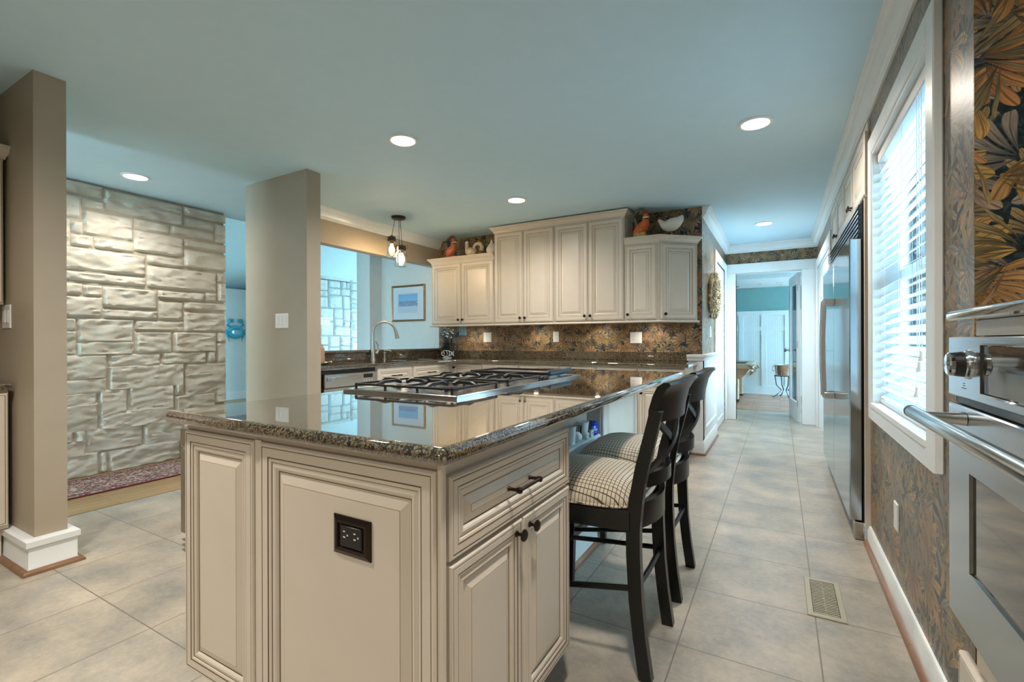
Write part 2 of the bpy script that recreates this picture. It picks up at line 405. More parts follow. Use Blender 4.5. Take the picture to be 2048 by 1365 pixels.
# right wall with the window hole, cut off at the refrigerator recess
WY0, WY1, WZ0, WZ1 = 1.98, 3.03, .80, 2.09
wall('wall_right', [(WX, WX+.13, 1.64, WY0, 0, H), (WX, WX+.13, WY1, 3.235, 0, H), (WX, WX+.13, WY0, WY1, 0, WZ0), (WX, WX+.13, WY0, WY1, WZ1, H),
     (WX, WX+.13, 5.16, 5.42, 0, H), (WX, WX+.13, 7.24, 7.38, 0, H), (WX, WX+.13, 5.42, 7.24, 2.06, H), (WX, WX+.13, 3.235, 5.16, 2.34, H)], m_paper_x)
wall('wall_corner', [(WX+.131, 1.7, 1.64, 1.76, 0, H), (WX+.0003, WX+.131, 1.6385, 1.6398, 0, H)], m_paper_yc)
wall('wall_oven', [(1.32, 1.44, -3.1, 1.64, 0, H)], m_taupe)
wall('wall_back', [(-3.99, -.673, 5.04, 5.16, 0, H)], m_paper_y)
wall('wall_hall', [(-.793, -.6729, 5.1601, 6.14, 0, H), (-.793, -.6729, 7.24, 7.38, 0, H), (-.793, -.6729, 6.14, 7.24, 2.10, H)], m_paper_x)
MB().box(-.6735, -.6728, 5.0395, 5.17, 0, H).build('wall_hall', m_paper_x, kind='structure', smooth=0)
wall('wall_end', [(-.793, -.54, 7.38, 7.5, 0, H), (.255, WX+.13, 7.38, 7.5, 0, H), (-.54, .255, 7.38, 7.5, 2.07, H)], m_paper_y)
wall('wall_pier', [(-3.97, -3.185, .855, .979, 0, H)], m_taupe)
wall('wall_front', [(-3.97, -3.87, -3.1, .8549, 0, H)], m_taupe)
wall('wall_partition', [(-3.985, -3.185, 2.395, 2.521, 0, H)], m_taupe)
wall('wall_sink', [(-4.11, -3.99, 2.5215, 5.0395, 0, 1.0), (-4.11, -3.99, 2.5215, 5.0395, 2.12, H)], m_taupe)
wall('wall_living', [(-5.30, -5.04, 4.81, 5.16, 0, H+1.6), (-5.04, -3.9905, 5.04, 5.16, 0, H)], m_pale)
wall('wall_living', [(-5.2, -5.1, -3.2, 9.8, H+.12, 4.1)], m_pale)
wall('wall_far', [(-9.5, -9.2, -3.2, 9.8, 0, 2.15)], m_pale)
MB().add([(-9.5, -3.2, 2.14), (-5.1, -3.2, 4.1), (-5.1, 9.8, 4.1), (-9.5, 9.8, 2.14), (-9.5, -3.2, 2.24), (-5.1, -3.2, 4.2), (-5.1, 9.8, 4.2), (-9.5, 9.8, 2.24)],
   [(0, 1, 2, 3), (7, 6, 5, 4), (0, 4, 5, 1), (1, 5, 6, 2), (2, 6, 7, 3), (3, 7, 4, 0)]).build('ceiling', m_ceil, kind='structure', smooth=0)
MB().box(-9.2, -9.18, -3.2, 9.8, 0, .16).build('baseboard_far', m_trim, kind='structure', smooth=0)
# wall behind the camera
wall('wall_rear', [(-3.97, 1.44, -3.2, -3.1, 0, H)], m_taupe)
wall('wall_living', [(-9.5, -8.6, 9.7, 9.8, 0, 3), (-6.4, -5.3, 9.7, 9.8, 0, 4), (-8.6, -6.4, 9.7, 9.8, 0, 1.0), (-8.6, -6.4, 9.7, 9.8, 2.0, 4)], m_pale)
wall('wall_living', [(-9.5, -8.0, -3.2, -3.1, 0, 3), (-6.8, -5.06, -3.2, -3.1, 0, 4), (-8.0, -6.8, -3.2, -3.1, 2.1, 4), (-8.0, -6.8, -3.2, -3.1, 0, .8)], m_pale)
m_ground = mat('garden_ground', rgb(196, 204, 206), .9, var=.2, scale=.6)
MB().box(-40, 40, -40, 60, -.5, -.3).build('ground', m_ground, kind='structure', smooth=0)
# ---- stone wall
def stone_mat(name, c):
    t = NT(name); p = t.pos(); n = t.noise(p, 9, 5, .6); k = t.noise(p, 60, 3)
    t.col(t.ramp(t.m('ADD', t.m('MULTIPLY', n, .8), t.m('MULTIPLY', k, .2)), [(.32, tuple(v*.86 for v in c[:3])+(1,)), (.66, c)]))
    t.set(Roughness=.62); t.bump(t.noise(t.scale(p, 30, 30, 55), 1.5, 5, .65), .35, .006); return t.mat
m_stone = stone_mat('painted_stone', rgb(210, 206, 193)); m_joint = mat('stone_joint', rgb(176, 170, 154), .8, var=.1)
m_stone2 = stone_mat('pale_stone', rgb(206, 212, 212)); m_joint2 = mat('pale_stone_joint', rgb(150, 160, 164), .8, var=.1)
def stone_field(b, rects, x, out=1, cell=.02, depth=.026, gap=-.0055):
    for k, (a0, a1, z0, z1) in enumerate(rects):
        a0 += gap; a1 -= gap; z0 += gap; z1 -= gap
        if a1-a0 < .02 or z1-z0 < .02: continue
        na = max(3, int((a1-a0)/cell)); nz = max(3, int((z1-z0)/(cell*.7)))
        sd = random.random()*90; dd = depth*random.uniform(.75, 1.15); tilt = random.uniform(-.25, .35)
        vs = []; fs = []
        for j in range(nz+1):
            v = j/nz; z = z0+(z1-z0)*v
            for i in range(na+1):
                u = i/na; a = a0+(a1-a0)*u
                e = min(u*(a1-a0), (1-u)*(a1-a0), v*(z1-z0), (1-v)*(z1-z0)); edge = min(1, .45+e/.012) if e > 1e-5 else .0
                n1 = noise.noise((a*5.5+sd, z*15+a*2.2, sd)); n2 = noise.noise((a*16, z*42+sd, 3.3+sd)); n3 = noise.noise((a*3+sd*2, z*9, 1)); n4 = noise.noise((a*7+z*9+sd, z*30-a*6, 2))
                h = (dd*(.72+.3*tilt*(v-.5)*2)+.011*(1-abs(n1)*2.4)+.007*(1-abs(n4)*3)+.004*n2+.006*n3)*edge
                ja = .004*noise.noise((z*20, sd, 0)) if i in (0, na) else 0
                jz = .004*noise.noise((a*12, sd, 5)) if j in (0, nz) else 0
                vs.append((x+out*h, a+ja, z+jz))
        for j in range(nz):
            for i in range(na): fs.append((j*(na+1)+i, j*(na+1)+i+1, (j+1)*(na+1)+i+1, (j+1)*(na+1)+i))
        b.add(vs, fs, 0)
STONES = [tuple(float(v) for v in q.split(',')) for q in "1.19,1.783,2.36,2.452;1.8,2.401,2.262,2.44;2.423,2.813,2.368,2.443;1.19,1.639,2.153,2.329;1.654,1.795,2.253,2.321;1.579,1.65,2.029,2.12;1.189,1.568,1.918,2.126;1.658,2.001,2.035,2.225;1.583,1.715,1.929,2.011;1.735,2.009,1.932,2.006;2.019,2.29,2.15,2.233;2.31,2.695,2.163,2.232;2.433,2.695,2.265,2.337;2.719,2.812,2.16,2.336;2.019,2.411,1.952,2.128;2.427,2.812,2.057,2.125;2.427,2.811,1.861,2.023;1.189,2.094,1.733,1.903;2.118,2.414,1.85,1.918;2.117,2.716,1.639,1.821;2.74,2.817,1.746,1.828;2.74,2.816,1.544,1.725;1.188,2.094,1.642,1.704;1.188,1.645,1.524,1.605;1.66,1.777,1.52,1.598;1.188,1.777,1.345,1.501;1.793,2.186,1.434,1.596;1.793,2.191,1.342,1.406;2.206,2.608,1.541,1.604;2.62,2.716,1.543,1.618;2.21,2.404,1.344,1.501;2.425,2.81,1.446,1.51;2.425,2.809,1.232,1.408;1.187,1.603,1.222,1.316;1.618,2.003,1.13,1.319;2.021,2.409,1.235,1.314;1.187,1.602,1.025,1.212;1.617,2.002,1.015,1.126;2.025,2.307,1.023,1.214;2.332,2.715,1.026,1.213;2.733,2.809,1.122,1.212;2.732,2.808,0.92,1.11;1.187,1.807,0.814,1.013;1.828,2.213,0.911,1.014;2.233,2.617,0.916,1.02;2.635,2.708,0.918,1.022;1.186,1.803,0.689,0.814;1.824,2.412,0.703,0.914;2.434,2.808,0.792,0.901;2.433,2.807,0.578,0.81;1.186,1.739,0.586,0.701;1.755,1.953,0.498,0.708;1.971,2.325,0.498,0.719;2.341,2.412,0.612,0.72;1.186,1.742,0.378,0.606;1.762,2.325,0.364,0.514;2.345,2.707,0.463,0.602;2.719,2.807,0.499,0.593;1.185,1.582,0.304,0.389;1.593,1.661,0.299,0.388;1.672,2.067,0.191,0.384;2.086,2.406,0.25,0.39;2.085,2.405,0.137,0.294;1.185,1.664,0.181,0.303;1.184,1.749,0.,0.195;1.761,1.809,0.01,0.175;1.822,2.379,0.,0.183".split(';')]
def ashlar(y0, y1, z0, z1, hmax=.22, seed=1):
    rd = random.Random(seed); out = []; z = z0
    while z < z1-.02:
        h = min(rd.choice((.1, .1, .2, .2, .2)), z1-z); y = y0-rd.random()*.3
        while y < y1:
            L = rd.uniform(.22, .6); a, c = max(y, y0), min(y+L, y1)
            if c-a > .03:
                if h > .15 and rd.random() < .35: out += [(a, c, z, z+.1), (a, c, z+.1, z+h)]
                else: out.append((a, c, z, z+h))
            y += L
        z += h
    return out
b = MB()
rects = [(a, c if c < 2.79 else 2.815, d, min(e, H-.004)) for a, c, d, e in STONES]
rects += ashlar(2.405, 2.815, 0, .455, seed=5)+ashlar(.2, 1.175, 0, H, seed=7)
stone_field(b, rects, -5.0515)
b.box(-5.55, -5.052, .2, 2.80, 0, H, 1)
b.build('wall_left', [m_stone, m_joint], kind='structure', smooth=50)
random.seed(21)
b = MB()
def mosaic(y0, y1, z0, z1, seed):
    rd = random.Random(seed); out = []
    def cut(a, c, d, e, k):
        wv, hv = c-a, e-d
        if (wv < .5 and hv < .32 and rd.random() < .8) or wv < .2 or hv < .14 or k > 9: out.append((a, c, d, e)); return
        if wv > hv*1.5 or (wv > hv*.9 and rd.random() < .5): q = a+wv*rd.uniform(.32, .68); cut(a, q, d, e, k+1); cut(q, c, d, e, k+1)
        else: q = d+hv*rd.uniform(.32, .68); cut(a, c, d, q, k+1); cut(a, c, q, e, k+1)
    z = z0
    while z < z1:
        y = y0
        while y < y1-.05:
            L = min(rd.uniform(.7, 1.0), y1-y)
            if y1-y-L < .25: L = y1-y
            cut(y, y+L, z, min(z+.62, z1), 0); y += L
        z += .62
    return out
stone_field(b, mosaic(5.6, 7.62, 0, 2.6, 3)+ashlar(7.62, 7.87, 0, 2.6, seed=9), -8.62, cell=.03, depth=.03, gap=.006)
b.box(-9.2, -8.615, 5.6, 7.86, 0, 2.45, 1)
b.build('wall_fireplace', [m_stone2, m_joint2], kind='structure', smooth=50)
# ---- crown, baseboards, casings
CROWN = [(0, -.112), (.010, -.112), (.010, -.102), (.015, -.100), (.015, -.092), (.024, -.088), (.034, -.074), (.041, -.058), (.046, -.042), (.046, -.036), (.052, -.036), (.052, -.030), (.060, -.028), (.064, -.022), (.064, -.015), (.070, -.015), (.070, -.009), (.077, -.009), (.077, 0), (0, 0)]
def crown(name, p0, p1, out): MB().extrude(CROWN, p0, p1, out).build(name, m_trim, kind='structure', smooth=30)
HT = H-.0005
crown('trim_1', (WX, 1.64, HT), (WX, 7.38, HT), (-1, 0, 0))
crown('trim_2', (-.6728, 5.04, HT), (-.6728, 7.38, HT), (1, 0, 0))
crown('trim_3', (-.673, 7.38, HT), (WX, 7.38, HT), (0, -1, 0))
crown('trim_4', (-3.99, 2.521, HT), (-3.99, 5.04, HT), (1, 0, 0))
crown('trim_5', (WX, 1.64, HT), (1.32, 1.64, HT), (0, -1, 0))
BASE = [(0, 0), (.016, 0), (.016, .075), (.012, .084), (.012, .09), (.007, .098), (0, .1)]
SHOE = [(.016, 0), (.036, 0), (.034, .01), (.028, .018), (.016, .021)]
def base(name, p0, p1, out, prof=BASE, m=m_trim): MB().extrude(prof, p0, p1, out).build(name, m, kind='structure', smooth=40)
base('baseboard_right', (WX, 1.56, .0005), (WX, 3.23, .0005), (-1, 0, 0)); base('trim_6', (WX, 1.56, .0005), (WX, 3.23, .0005), (-1, 0, 0), SHOE, m_shoe)
PB = [(0, 0), (.034, 0), (.034, .022), (.03, .028), (.03, .125), (.04, .13), (.04, .158), (.036, .162), (0, .166)]
b = MB(); x0, x1, y0, y1 = -3.6, -3.185, .855, .979
def collar(b, prof, x0, x1, y0, y1):
    n = len(prof); vs = []
    for sx, sy in ((x0, 'a'), (x1, 'a'), (x1, 'b'), (x0, 'b')):
        for o, z in prof:
            X = sx+(o if sx == x1 else 0); Y = (y0-o) if sy == 'a' else (y1+o); vs.append((X, Y, z+.0005))
    fs = []
    for k in range(3):
        for i in range(n): fs.append((k*n+i, k*n+(i+1) % n, k*n+n+(i+1) % n, k*n+n+i))
    fs += [tuple(range(n)), tuple(range(4*n-1, 3*n-1, -1))]
    b.add(vs, fs)
collar(b, PB, x0, x1, y0, y1); b.build('baseboard_pier', m_trim, kind='structure', smooth=40)
b = MB(); collar(b, [(.034, 0), (.056, 0), (.055, .01), (.047, .02), (.034, .023)], x0, x1, y0, y1); b.build('trim_7', m_shoe, kind='structure', smooth=40)
# window in the right wall
def casing(b, y0, y1, z0, z1, wdt, x, side, T=.026, foot=True):
    # flat casing with an outer bead around an opening in an x = const wall; side = -1 faces -x
    def seg(a0, a1, c0, c1): b.bbox(min(x, x+side*T), max(x, x+side*T), a0, a1, c0, c1, .004)
    seg(y0-wdt, y0, z0 if foot else z0-wdt, z1+wdt); seg(y1, y1+wdt, z0 if foot else z0-wdt, z1+wdt); seg(y0, y1, z1, z1+wdt)
    if not foot: seg(y0, y1, z0-wdt, z0)
b = MB(); casing(b, WY0, WY1, WZ0, WZ1, .088, WX-.0005, -1, .026, False)
wn = b.build('window_1', m_trim, kind='structure', smooth=30)
b = MB(); b.box(WX-.02, WX+.1295, WY0+.0002, WY0+.012, WZ0, WZ1-.0002); b.box(WX-.02, WX+.1295, WY1-.012, WY1-.0002, WZ0, WZ1-.0002); b.box(WX-.02, WX+.1295, WY0+.012, WY1-.012, WZ1-.012, WZ1-.0002); b.build('window_jamb', m_trim, wn, smooth=0)
b = MB()
b.box(WX-.03, WX+.129, WY0+.001, WY1-.001, WZ0-.02, WZ0+.0012); b.build('window_sill', m_trim, wn, smooth=0)
b = MB()
for a0, a1, c0, c1 in ((WY0, WY0+.05, WZ0, WZ1), (WY1-.05, WY1, WZ0, WZ1), (WY0+.05, WY1-.05, WZ0, WZ0+.05), (WY0+.05, WY1-.05, WZ1-.05, WZ1), (WY0+.05, WY1-.05, 1.42, 1.47)):
    b.box(WX+.085, WX+.125, a0+.0005, a1-.0005, c0+.0005, c1-.0005)
b.build('window_frame', m_trim, wn, smooth=0)
MB().box(WX+.10, WX+.105, WY0+.05, WY1-.05, WZ0+.05, WZ1-.05).build('pane', m_glass, wn, smooth=0)
# doorway to the games room and its casing
b = MB()
for x0, x1, z0, z1 in ((-.665, -.54, .0005, 2.07), (.255, .428, .0005, 2.07), (-.665, .428, 2.07, 2.20)):
    b.bbox(x0, x1, 7.355, 7.3799, z0, z1, .006)
b.box(-.545, -.54, 7.3795, 7.5, .0005, 2.065); b.box(.255, .262, 7.3795, 7.5, .0005, 2.065); b.box(-.54, .255, 7.38, 7.5, 2.064, 2.0695)
b.build('trim_8', m_trim, kind='structure', smooth=30)
# side door in the hall's left wall
b = MB(); casing(b, 6.14, 7.24, .0005, 2.10, .10, -.6725, 1, .022)
d = b.build('door_1', m_trim, kind='structure', smooth=30)
b = MB(frame((-.70, 6.145, .01), PI/2))
for z0, z1 in ((.0, 1.05), (1.05, 2.08)): b.panel(0, 1.09, z0, z1, [(0, 0, 0), (0, .02, 0), (.1, .02, 0), (.11, .012, 0), (.14, .012, 0), (.17, .018, 0)])
b.build('door_panel', m_trim, d, smooth=30)
# right hall doors beyond the refrigerator, glazing added to let daylight in
b = MB(); casing(b, 5.42, 7.24, .0005, 2.06, .10, WX-.0005, -1, .024)
d = b.build('door_2', m_trim, kind='structure', smooth=30)
b = MB(); b.box(WX, WX+.1295, 5.4203, 5.432, .0005, 2.0595); b.box(WX, WX+.1295, 7.228, 7.2397, .0005, 2.0595); b.box(WX, WX+.1295, 5.432, 7.228, 2.048, 2.0597); b.build('door_jamb', m_trim, d, smooth=0)
for k in range(2):
    b = MB(); y0 = 5.433+k*.898; y1 = y0+.896; X0, X1 = WX+.02, WX+.058
    b.box(X0, X1, y0, y0+.11, .012, 2.045); b.box(X0, X1, y1-.11, y1, .012, 2.045); b.box(X0, X1, y0+.11, y1-.11, .012, 1.0); b.box(X0, X1, y0+.11, y1-.11, 1.92, 2.045)
    b.build('door_leaf', m_trim, d, smooth=0)
    MB().box(WX+.036, WX+.041, y0+.11, y1-.11, 1.0, 1.92).build('pane', m_glass, d, smooth=0)
b = MB()
for z in (.25, 1.05, 1.85): b.box(WX-.03, WX-.0255, 5.39, 5.42, z, z+.09)
b.build('hinge', m_nickel, d)
# wainscot on the end of the hall's left wall
b = MB()
b.box(-.655, -.6725, 4.955, 6.035, .0005, .93)
b.box(-.79, -.655, 4.93, 5.0395, .0005, .93)
T = frame((-.655, 4.93, 0), PI/2)
b2 = MB(T)
b2.panel(.09, 1.05, .24, .84, [(0, .0, 0), (0, .012, 0), (.012, .016, 0), (.022, .012, 0), (.03, .004, 0), (.045, .002, 0)])
b.v += b2.v; n0 = len(b.v)-len(b2.v); b.f += [[i+n0 for i in f] for f in b2.f]; b.m += b2.m
b.build('trim_9', m_trim, kind='structure', smooth=30)
RAIL = [(0, .925), (.012, .925), (.016, .94), (.022, .952), (.036, .962), (.04, .972), (.04, .985), (0, .985)]
b = MB(); n = len(RAIL); vs = []
for p in ((-.80, 4.93, 0, -1), (-.655, 4.93, 1, -1), (-.655, 6.035, 1, 0)):
    for o, z in RAIL: vs.append((p[0]+p[2]*o, p[1]+p[3]*o, z))
fs = [(k*n+i, k*n+(i+1) % n, k*n+n+(i+1) % n, k*n+n+i) for k in range(2) for i in range(n)]+[tuple(range(n)), tuple(range(3*n-1, 2*n-1, -1))]
b.add(vs, fs); b.box(-.80, -.655, 4.93, 5.039, .93, .985); b.box(-.672, -.655, 5.04, 6.035, .93, .985)
b.build('trim_10', m_trim, kind='structure', smooth=40)
b = MB(); vs = []
BP = [(0, 0), (.014, 0), (.014, .12), (.006, .135), (0, .135)]; n = len(BP)
for p in ((-.79, 4.93, 0, -1), (-.655, 4.93, 1, -1), (-.655, 6.035, 1, 0)):
    for o, z in BP: vs.append((p[0]+p[2]*o, p[1]+p[3]*o, z+.0006))
b.add(vs, [(k*n+i, k*n+(i+1) % n, k*n+n+(i+1) % n, k*n+n+i) for k in range(2) for i in range(n)]+[tuple(range(n)), tuple(range(3*n-1, 2*n-1, -1))])
b.build('baseboard_hall', m_trim, kind='structure', smooth=40)
b = MB(); vs = []
BP = [(.014, 0), (.03, 0), (.028, .01), (.014, .018)]; n = len(BP)
for p in ((-.79, 4.93, 0, -1), (-.655, 4.93, 1, -1), (-.655, 6.035, 1, 0)):
    for o, z in BP: vs.append((p[0]+p[2]*o, p[1]+p[3]*o, z+.0006))
b.add(vs, [(k*n+i, k*n+(i+1) % n, k*n+n+(i+1) % n, k*n+n+i) for k in range(2) for i in range(n)]+[tuple(range(n)), tuple(range(3*n-1, 2*n-1, -1))])
b.build('trim_11', m_shoe, kind='structure', smooth=40)
# ---- games room beyond the hall
m_teal = mat('teal_paint', rgb(124, 168, 168), .6, var=.02)
m_tex = mat('textured_ceiling', rgb(226, 238, 244), .8, var=.05, scale=30, bump=.5, bscale=45)
wall('wall_games', [(-4.2, 3.2, 11.1, 11.25, 1.72, 2.4)], m_teal)
wall('wall_games', [(3.0, 3.2, 7.51, 7.8, 0, 2.4), (3.0, 3.2, 10.6, 11.1, 0, 2.4), (3.0, 3.2, 7.8, 10.6, 2.1, 2.4), (3.0, 3.2, 7.8, 10.6, 0, .2), (-4.4, -4.2, 7.51, 11.25, 0, 2.4)], m_teal)
wall('wall_games', [(-4.2, -.80, 7.51, 7.6, 0, 2.4), (.57, 3.0, 7.51, 7.6, 0, 2.4)], m_teal)
b = MB(); b.box(-4.2, 3.0, 7.5, 9.3, 2.27, 2.4); b.box(-4.2, 3.0, 9.3, 9.42, 2.2, 2.4); b.box(-4.2, 3.0, 9.42, 11.1, 2.22, 2.4)
b.build('ceiling', m_tex, kind='structure', smooth=0)
def beadboard(name):
    t = NT(name); sp = t.n('ShaderNodeSeparateXYZ'); t.l(t.pos(), sp.inputs[0])
    f = t.m('PINGPONG', sp.outputs['X'], .02); g = t.m('LESS_THAN', f, .002)
    t.col(t.mix(g, rgb(232, 238, 240), rgb(200, 208, 212))); t.set(Roughness=.35); t.bump(t.m('SUBTRACT', 1.0, g), .3, .003); return t.mat
m_bead = beadboard('white_beadboard')
b = MB(); b.box(-4.2, 3.0, 11.08, 11.1, .003, 1.715, 1)
b.box(-4.2, 3.0, 11.055, 11.08, 1.64, 1.72); b.box(-4.2, 3.0, 11.04, 11.055, 1.70, 1.73); b.box(-4.2, 3.0, 11.062, 11.08, 1.32, 1.40); b.box(-4.2, 3.0, 11.055, 11.08, .003, .18)
for k in range(-9, 7):
    x = -.29+k*.425; b.box(x-.045, x+.045, 11.063, 11.08, .18, 1.64)
b.build('trim_12', [m_trim, m_bead], kind='structure', smooth=0)
# ================================================================== RECESSED LAMPS
m_lens = emit('lamp_lens', (1.0, .93, .82, 1), 9.0)
def downlight(x, y, label, z=H, r=.098, pw=None, dark=False):
    t = thing('recessed_light', label, 'ceiling light', (x, y, z-.012), 0, 'grey ceiling vents of the games room' if dark else 'recessed ceiling lights')
    MB().lathe([(r, z-.0006), (r, z-.005), (r-.006, z-.009), (r-.018, z-.009), (r-.022, z-.0035), (r-.022, z-.0006)], (x, y, 0), 28, cap=False).build('trim_ring', m_trim, t)
    MB().lathe([(.001, z-.0032), (r-.023, z-.0032), (r-.023, z-.0012), (.001, z-.0012)], (x, y, 0), 24).build('lens', m_bronze if dark else m_lens, t)
    if dark: return
    ld = bpy.data.lights.new('lamp_beam', 'SPOT'); ld.energy = LAMP_W if pw is None else pw; ld.color = LAMP_COL; ld.spot_size = R(160); ld.spot_blend = 1.0; ld.shadow_soft_size = .07
    lo = bpy.data.objects.new('lamp_beam', ld); C.objects.link(lo); lo.parent = t; lo.location = (0, 0, -.02)
downlight(-.127, 3.273, 'round recessed ceiling light above the aisle, nearest the window')
downlight(-2.177, 2.375, 'round recessed ceiling light straight above the island cooktop')
downlight(-2.172, 3.922, 'round recessed ceiling light in front of the tall wall cabinets', pw=52)
downlight(-4.53, 1.818, 'round recessed ceiling light beside the painted stone wall', pw=46)
downlight(-.153, 6.137, 'round recessed ceiling light in the hall before the doorway', pw=85)
downlight(-.2, .7, 'added recessed fill light over the wall oven side, out of frame', pw=75)  # unseen lamp, added to light the oven side and island
downlight(-2.1, .1, 'added recessed fill light over the near end of the kitchen, out of frame', pw=105)  # unseen lamp, added for warm light on the island front
downlight(-1.0, -1.6, 'added recessed fill light at the back of the kitchen, out of frame', pw=100)  # extra unseen lamp behind the camera, lower-angle fill for vertical fronts
for k, (x, y) in enumerate(((-.33, 10.3), (.02, 10.3), (.02, 10.75))):  # grey vents, built from the ring and disc of the downlights
    downlight(x, y, ('small grey ceiling vent left of the pair in the games room', 'small grey ceiling vent in the games room, nearer of the pair', 'small grey ceiling vent in the games room, farther of the pair')[k], 2.22, .07, dark=True)
# ================================================================== CABINETS
def door_prof(fr=.045, t=.019, s=1.0):
    return [(0, 0, 0), (0, t-.004, 0), (.004, t, 0), (.009, t, 0), (.0098, t-.001, 1), (.0112, t-.001, 1), (.012, t, 0), (fr, t, 0), (fr+.001*s, t-.0012, 1), (fr+.003*s, t-.0012, 1),
            (fr+.004*s, t-.001, 0), (fr+.009*s, t-.002, 0), (fr+.011*s, t-.004, 0), (fr+.0125*s, t-.005, 1), (fr+.0145*s, t-.005, 0), (fr+.021*s, t-.003, 0), (fr+.026*s, t-.005, 0),
            (fr+.030*s, t-.010, 0), (fr+.0325*s, t-.011, 1), (fr+.034*s, t-.011, 0), (fr+.054*s, t-.0035, 0), (fr+.0555*s, t-.003, 2), (fr+.057*s, t-.003, 0)]
CM = [m_cream, m_glaze, m_glaze2]
def knob(b, x, z, y, mat_=0, s=1.0):
    b.lathe([(.009*s, 0), (.008*s, .003*s), (.0045*s, .006*s), (.0045*s, .014*s), (.011*s, .019*s), (.0155*s, .0215*s), (.0155*s, .0245*s), (.012*s, .028*s), (.001, .0295*s)], (x, y, z), 16, mat_, '-y')
def pull(b, x0, x1, z, y):
    for x in (x0, x1):
        b.lathe([(.007, 0), (.0045, .004), (.0045, .02), (.0075, .026), (.0085, .032), (.007, .037), (.001, .038)], (x, y, z), 12, 0, '-y')
    b.cyl((x0-.004, y-.0315, z), (x1+.004, y-.0315, z), .0048, n=12)
def doors(root, T, specs, y0=0.0, fr=.045, s=1.0):
    # specs: (name, x0, x1, z0, z1, [knob x, knob z] or ('pull', x0, x1, z) or None)
    for nm, x0, x1, z0, z1, kn in specs:
        b = MB(T); b.panel(x0, x1, z0, z1, door_prof(fr, .019, s), y=y0); d = b.build(nm, CM, root, smooth=0)
        if kn:
            k = MB(T)
            if kn[0] == 'pull': pull(k, kn[1], kn[2], kn[3], y0-.019); k.build('handle', m_bronze, d)
            else: knob(k, kn[0], kn[1], y0-.019); k.build('knob', m_bronze, d)
CORN = [(0, 0), (.008, 0), (.010, .012), (.022, .03), (.034, .04), (.036, .048), (.046, .052), (.046, .066), (0, .066)]
def cornice(b, path, z, prof=CORN):
    # path of plan points (front side on the right-hand of travel), mitred
    n = len(prof); P = [Vector((p[0], p[1])) for p in path]; vs = []
    for i, p in enumerate(P):
        d0 = (P[i]-P[i-1]).normalized() if i else None; d1 = (P[i+1]-P[i]).normalized() if i < len(P)-1 else None
        n0 = Vector((d0.y, -d0.x)) if d0 else None; n1 = Vector((d1.y, -d1.x)) if d1 else None
        if n0 is None: q = n1
        elif n1 is None: q = n0
        else: q = n0+n1; q = q/q.dot(n0)
        for o, h in prof: vs.append((p.x+q.x*o, p.y+q.y*o, z+h))
    fs = [(k*n+i, k*n+(i+1) % n, k*n+n+(i+1) % n, k*n+n+i) for k in range(len(P)-1) for i in range(n)]+[tuple(range(n)), tuple(range(len(P)*n-1, len(P)*n-n-1, -1))]
    b.add(vs, fs)
YB, YF = 5.0385, 4.72       # wall, carcass front of the upper cabinets
def upper(name, label, x0, x1, zb, zt, split, crown_path, knobs, dz=0):
    t = thing(name, label, 'cabinet', ((x0+x1)/2, YB, zb), 0, 'cream wall cabinets')
    b = MB(); b.box(x0, x1, YF, YB, zb, zt); b.build('body', m_cream, t, smooth=0)
    b = MB(); cornice(b, crown_path, zt); b.add([(crown_path[0][0], YB, zt+.064), (crown_path[0][0], YF, zt+.064), (x1, YF, zt+.064), (x1, YB, zt+.064)], [(0, 1, 2, 3)])
    b.build('cornice', m_cream, t, smooth=30)
    if name: b = MB(); cornice(b, [(x0, YB), (x0, YF), (x1, YF), (x1, YB)] if x0 < -3.7 else [(x0, YF), (x1, YF)], zb-.022, [(0, 0), (.018, 0), (.024, .008), (.02, .016), (.012, .022), (0, .022)])
    b.build('light_rail', m_cream, t, smooth=30)
    T = frame((0, YF, 0)); xs = [x0+.008, split-.003, split+.003, x1-.008]
    doors(t, T, [('door', xs[0], xs[1], zb+.012, zt-.012-dz, (xs[1]-.028, zb+.06)), ('door', xs[2], xs[3], zb+.012, zt-.012-dz, (xs[2]+.028, zb+.06))])
    return t
ZB = 1.325
upper('wall_cabinet', 'short cream two-door wall cabinet at the left, ornaments on top', -3.845, -2.915, ZB, 2.095, -3.385, [(-3.845, YB), (-3.845, YF), (-2.915, YF)], 0)
upper('wall_cabinet', 'tall cream two-door wall cabinet, left one of the tall pair', -2.913, -2.141, ZB, 2.385, -2.525, [(-2.913, YB), (-2.913, YF), (-2.141, YF)], 0)
upper('wall_cabinet', 'tall cream two-door wall cabinet, right one of the tall pair', -2.139, -1.366, ZB, 2.385, -1.752, [(-2.139, YF), (-1.366, YF), (-1.366, YB)], 0)
t = thing('wall_cabinet', 'short cream wall cabinet with an angled right door, hen on top', 'cabinet', (-1.05, YB, ZB), 0, 'cream wall cabinets')
PL = [(-1.364, YF), (-1.025, YF), (-.718, 5.005), (-.718, YB), (-1.364, YB)]
b = MB(); b.slab(PL, [(0, ZB), (0, 2.09)]); b.build('body', m_cream, t, smooth=0)
b = MB(); cornice(b, [(-1.364, YF), (-1.025, YF), (-.718, 5.005), (-.718, YB)], 2.09); b.slab(PL, [(0, 2.15), (0, 2.154)]); b.build('cornice', m_cream, t, smooth=30)
b = MB(); cornice(b, [(-1.364, YF), (-1.025, YF), (-.718, 5.005), (-.718, YB)], ZB-.022, [(0, 0), (.018, 0), (.024, .008), (.02, .016), (.012, .022), (0, .022)]); b.build('light_rail', m_cream, t, smooth=30)
doors(t, frame((0, YF, 0)), [('door', -1.352, -1.045, ZB+.012, 2.078, (-1.325, ZB+.06))])
ang = math.atan2(5.005-YF, -.718+1.025); L = math.hypot(5.005-YF, .307)
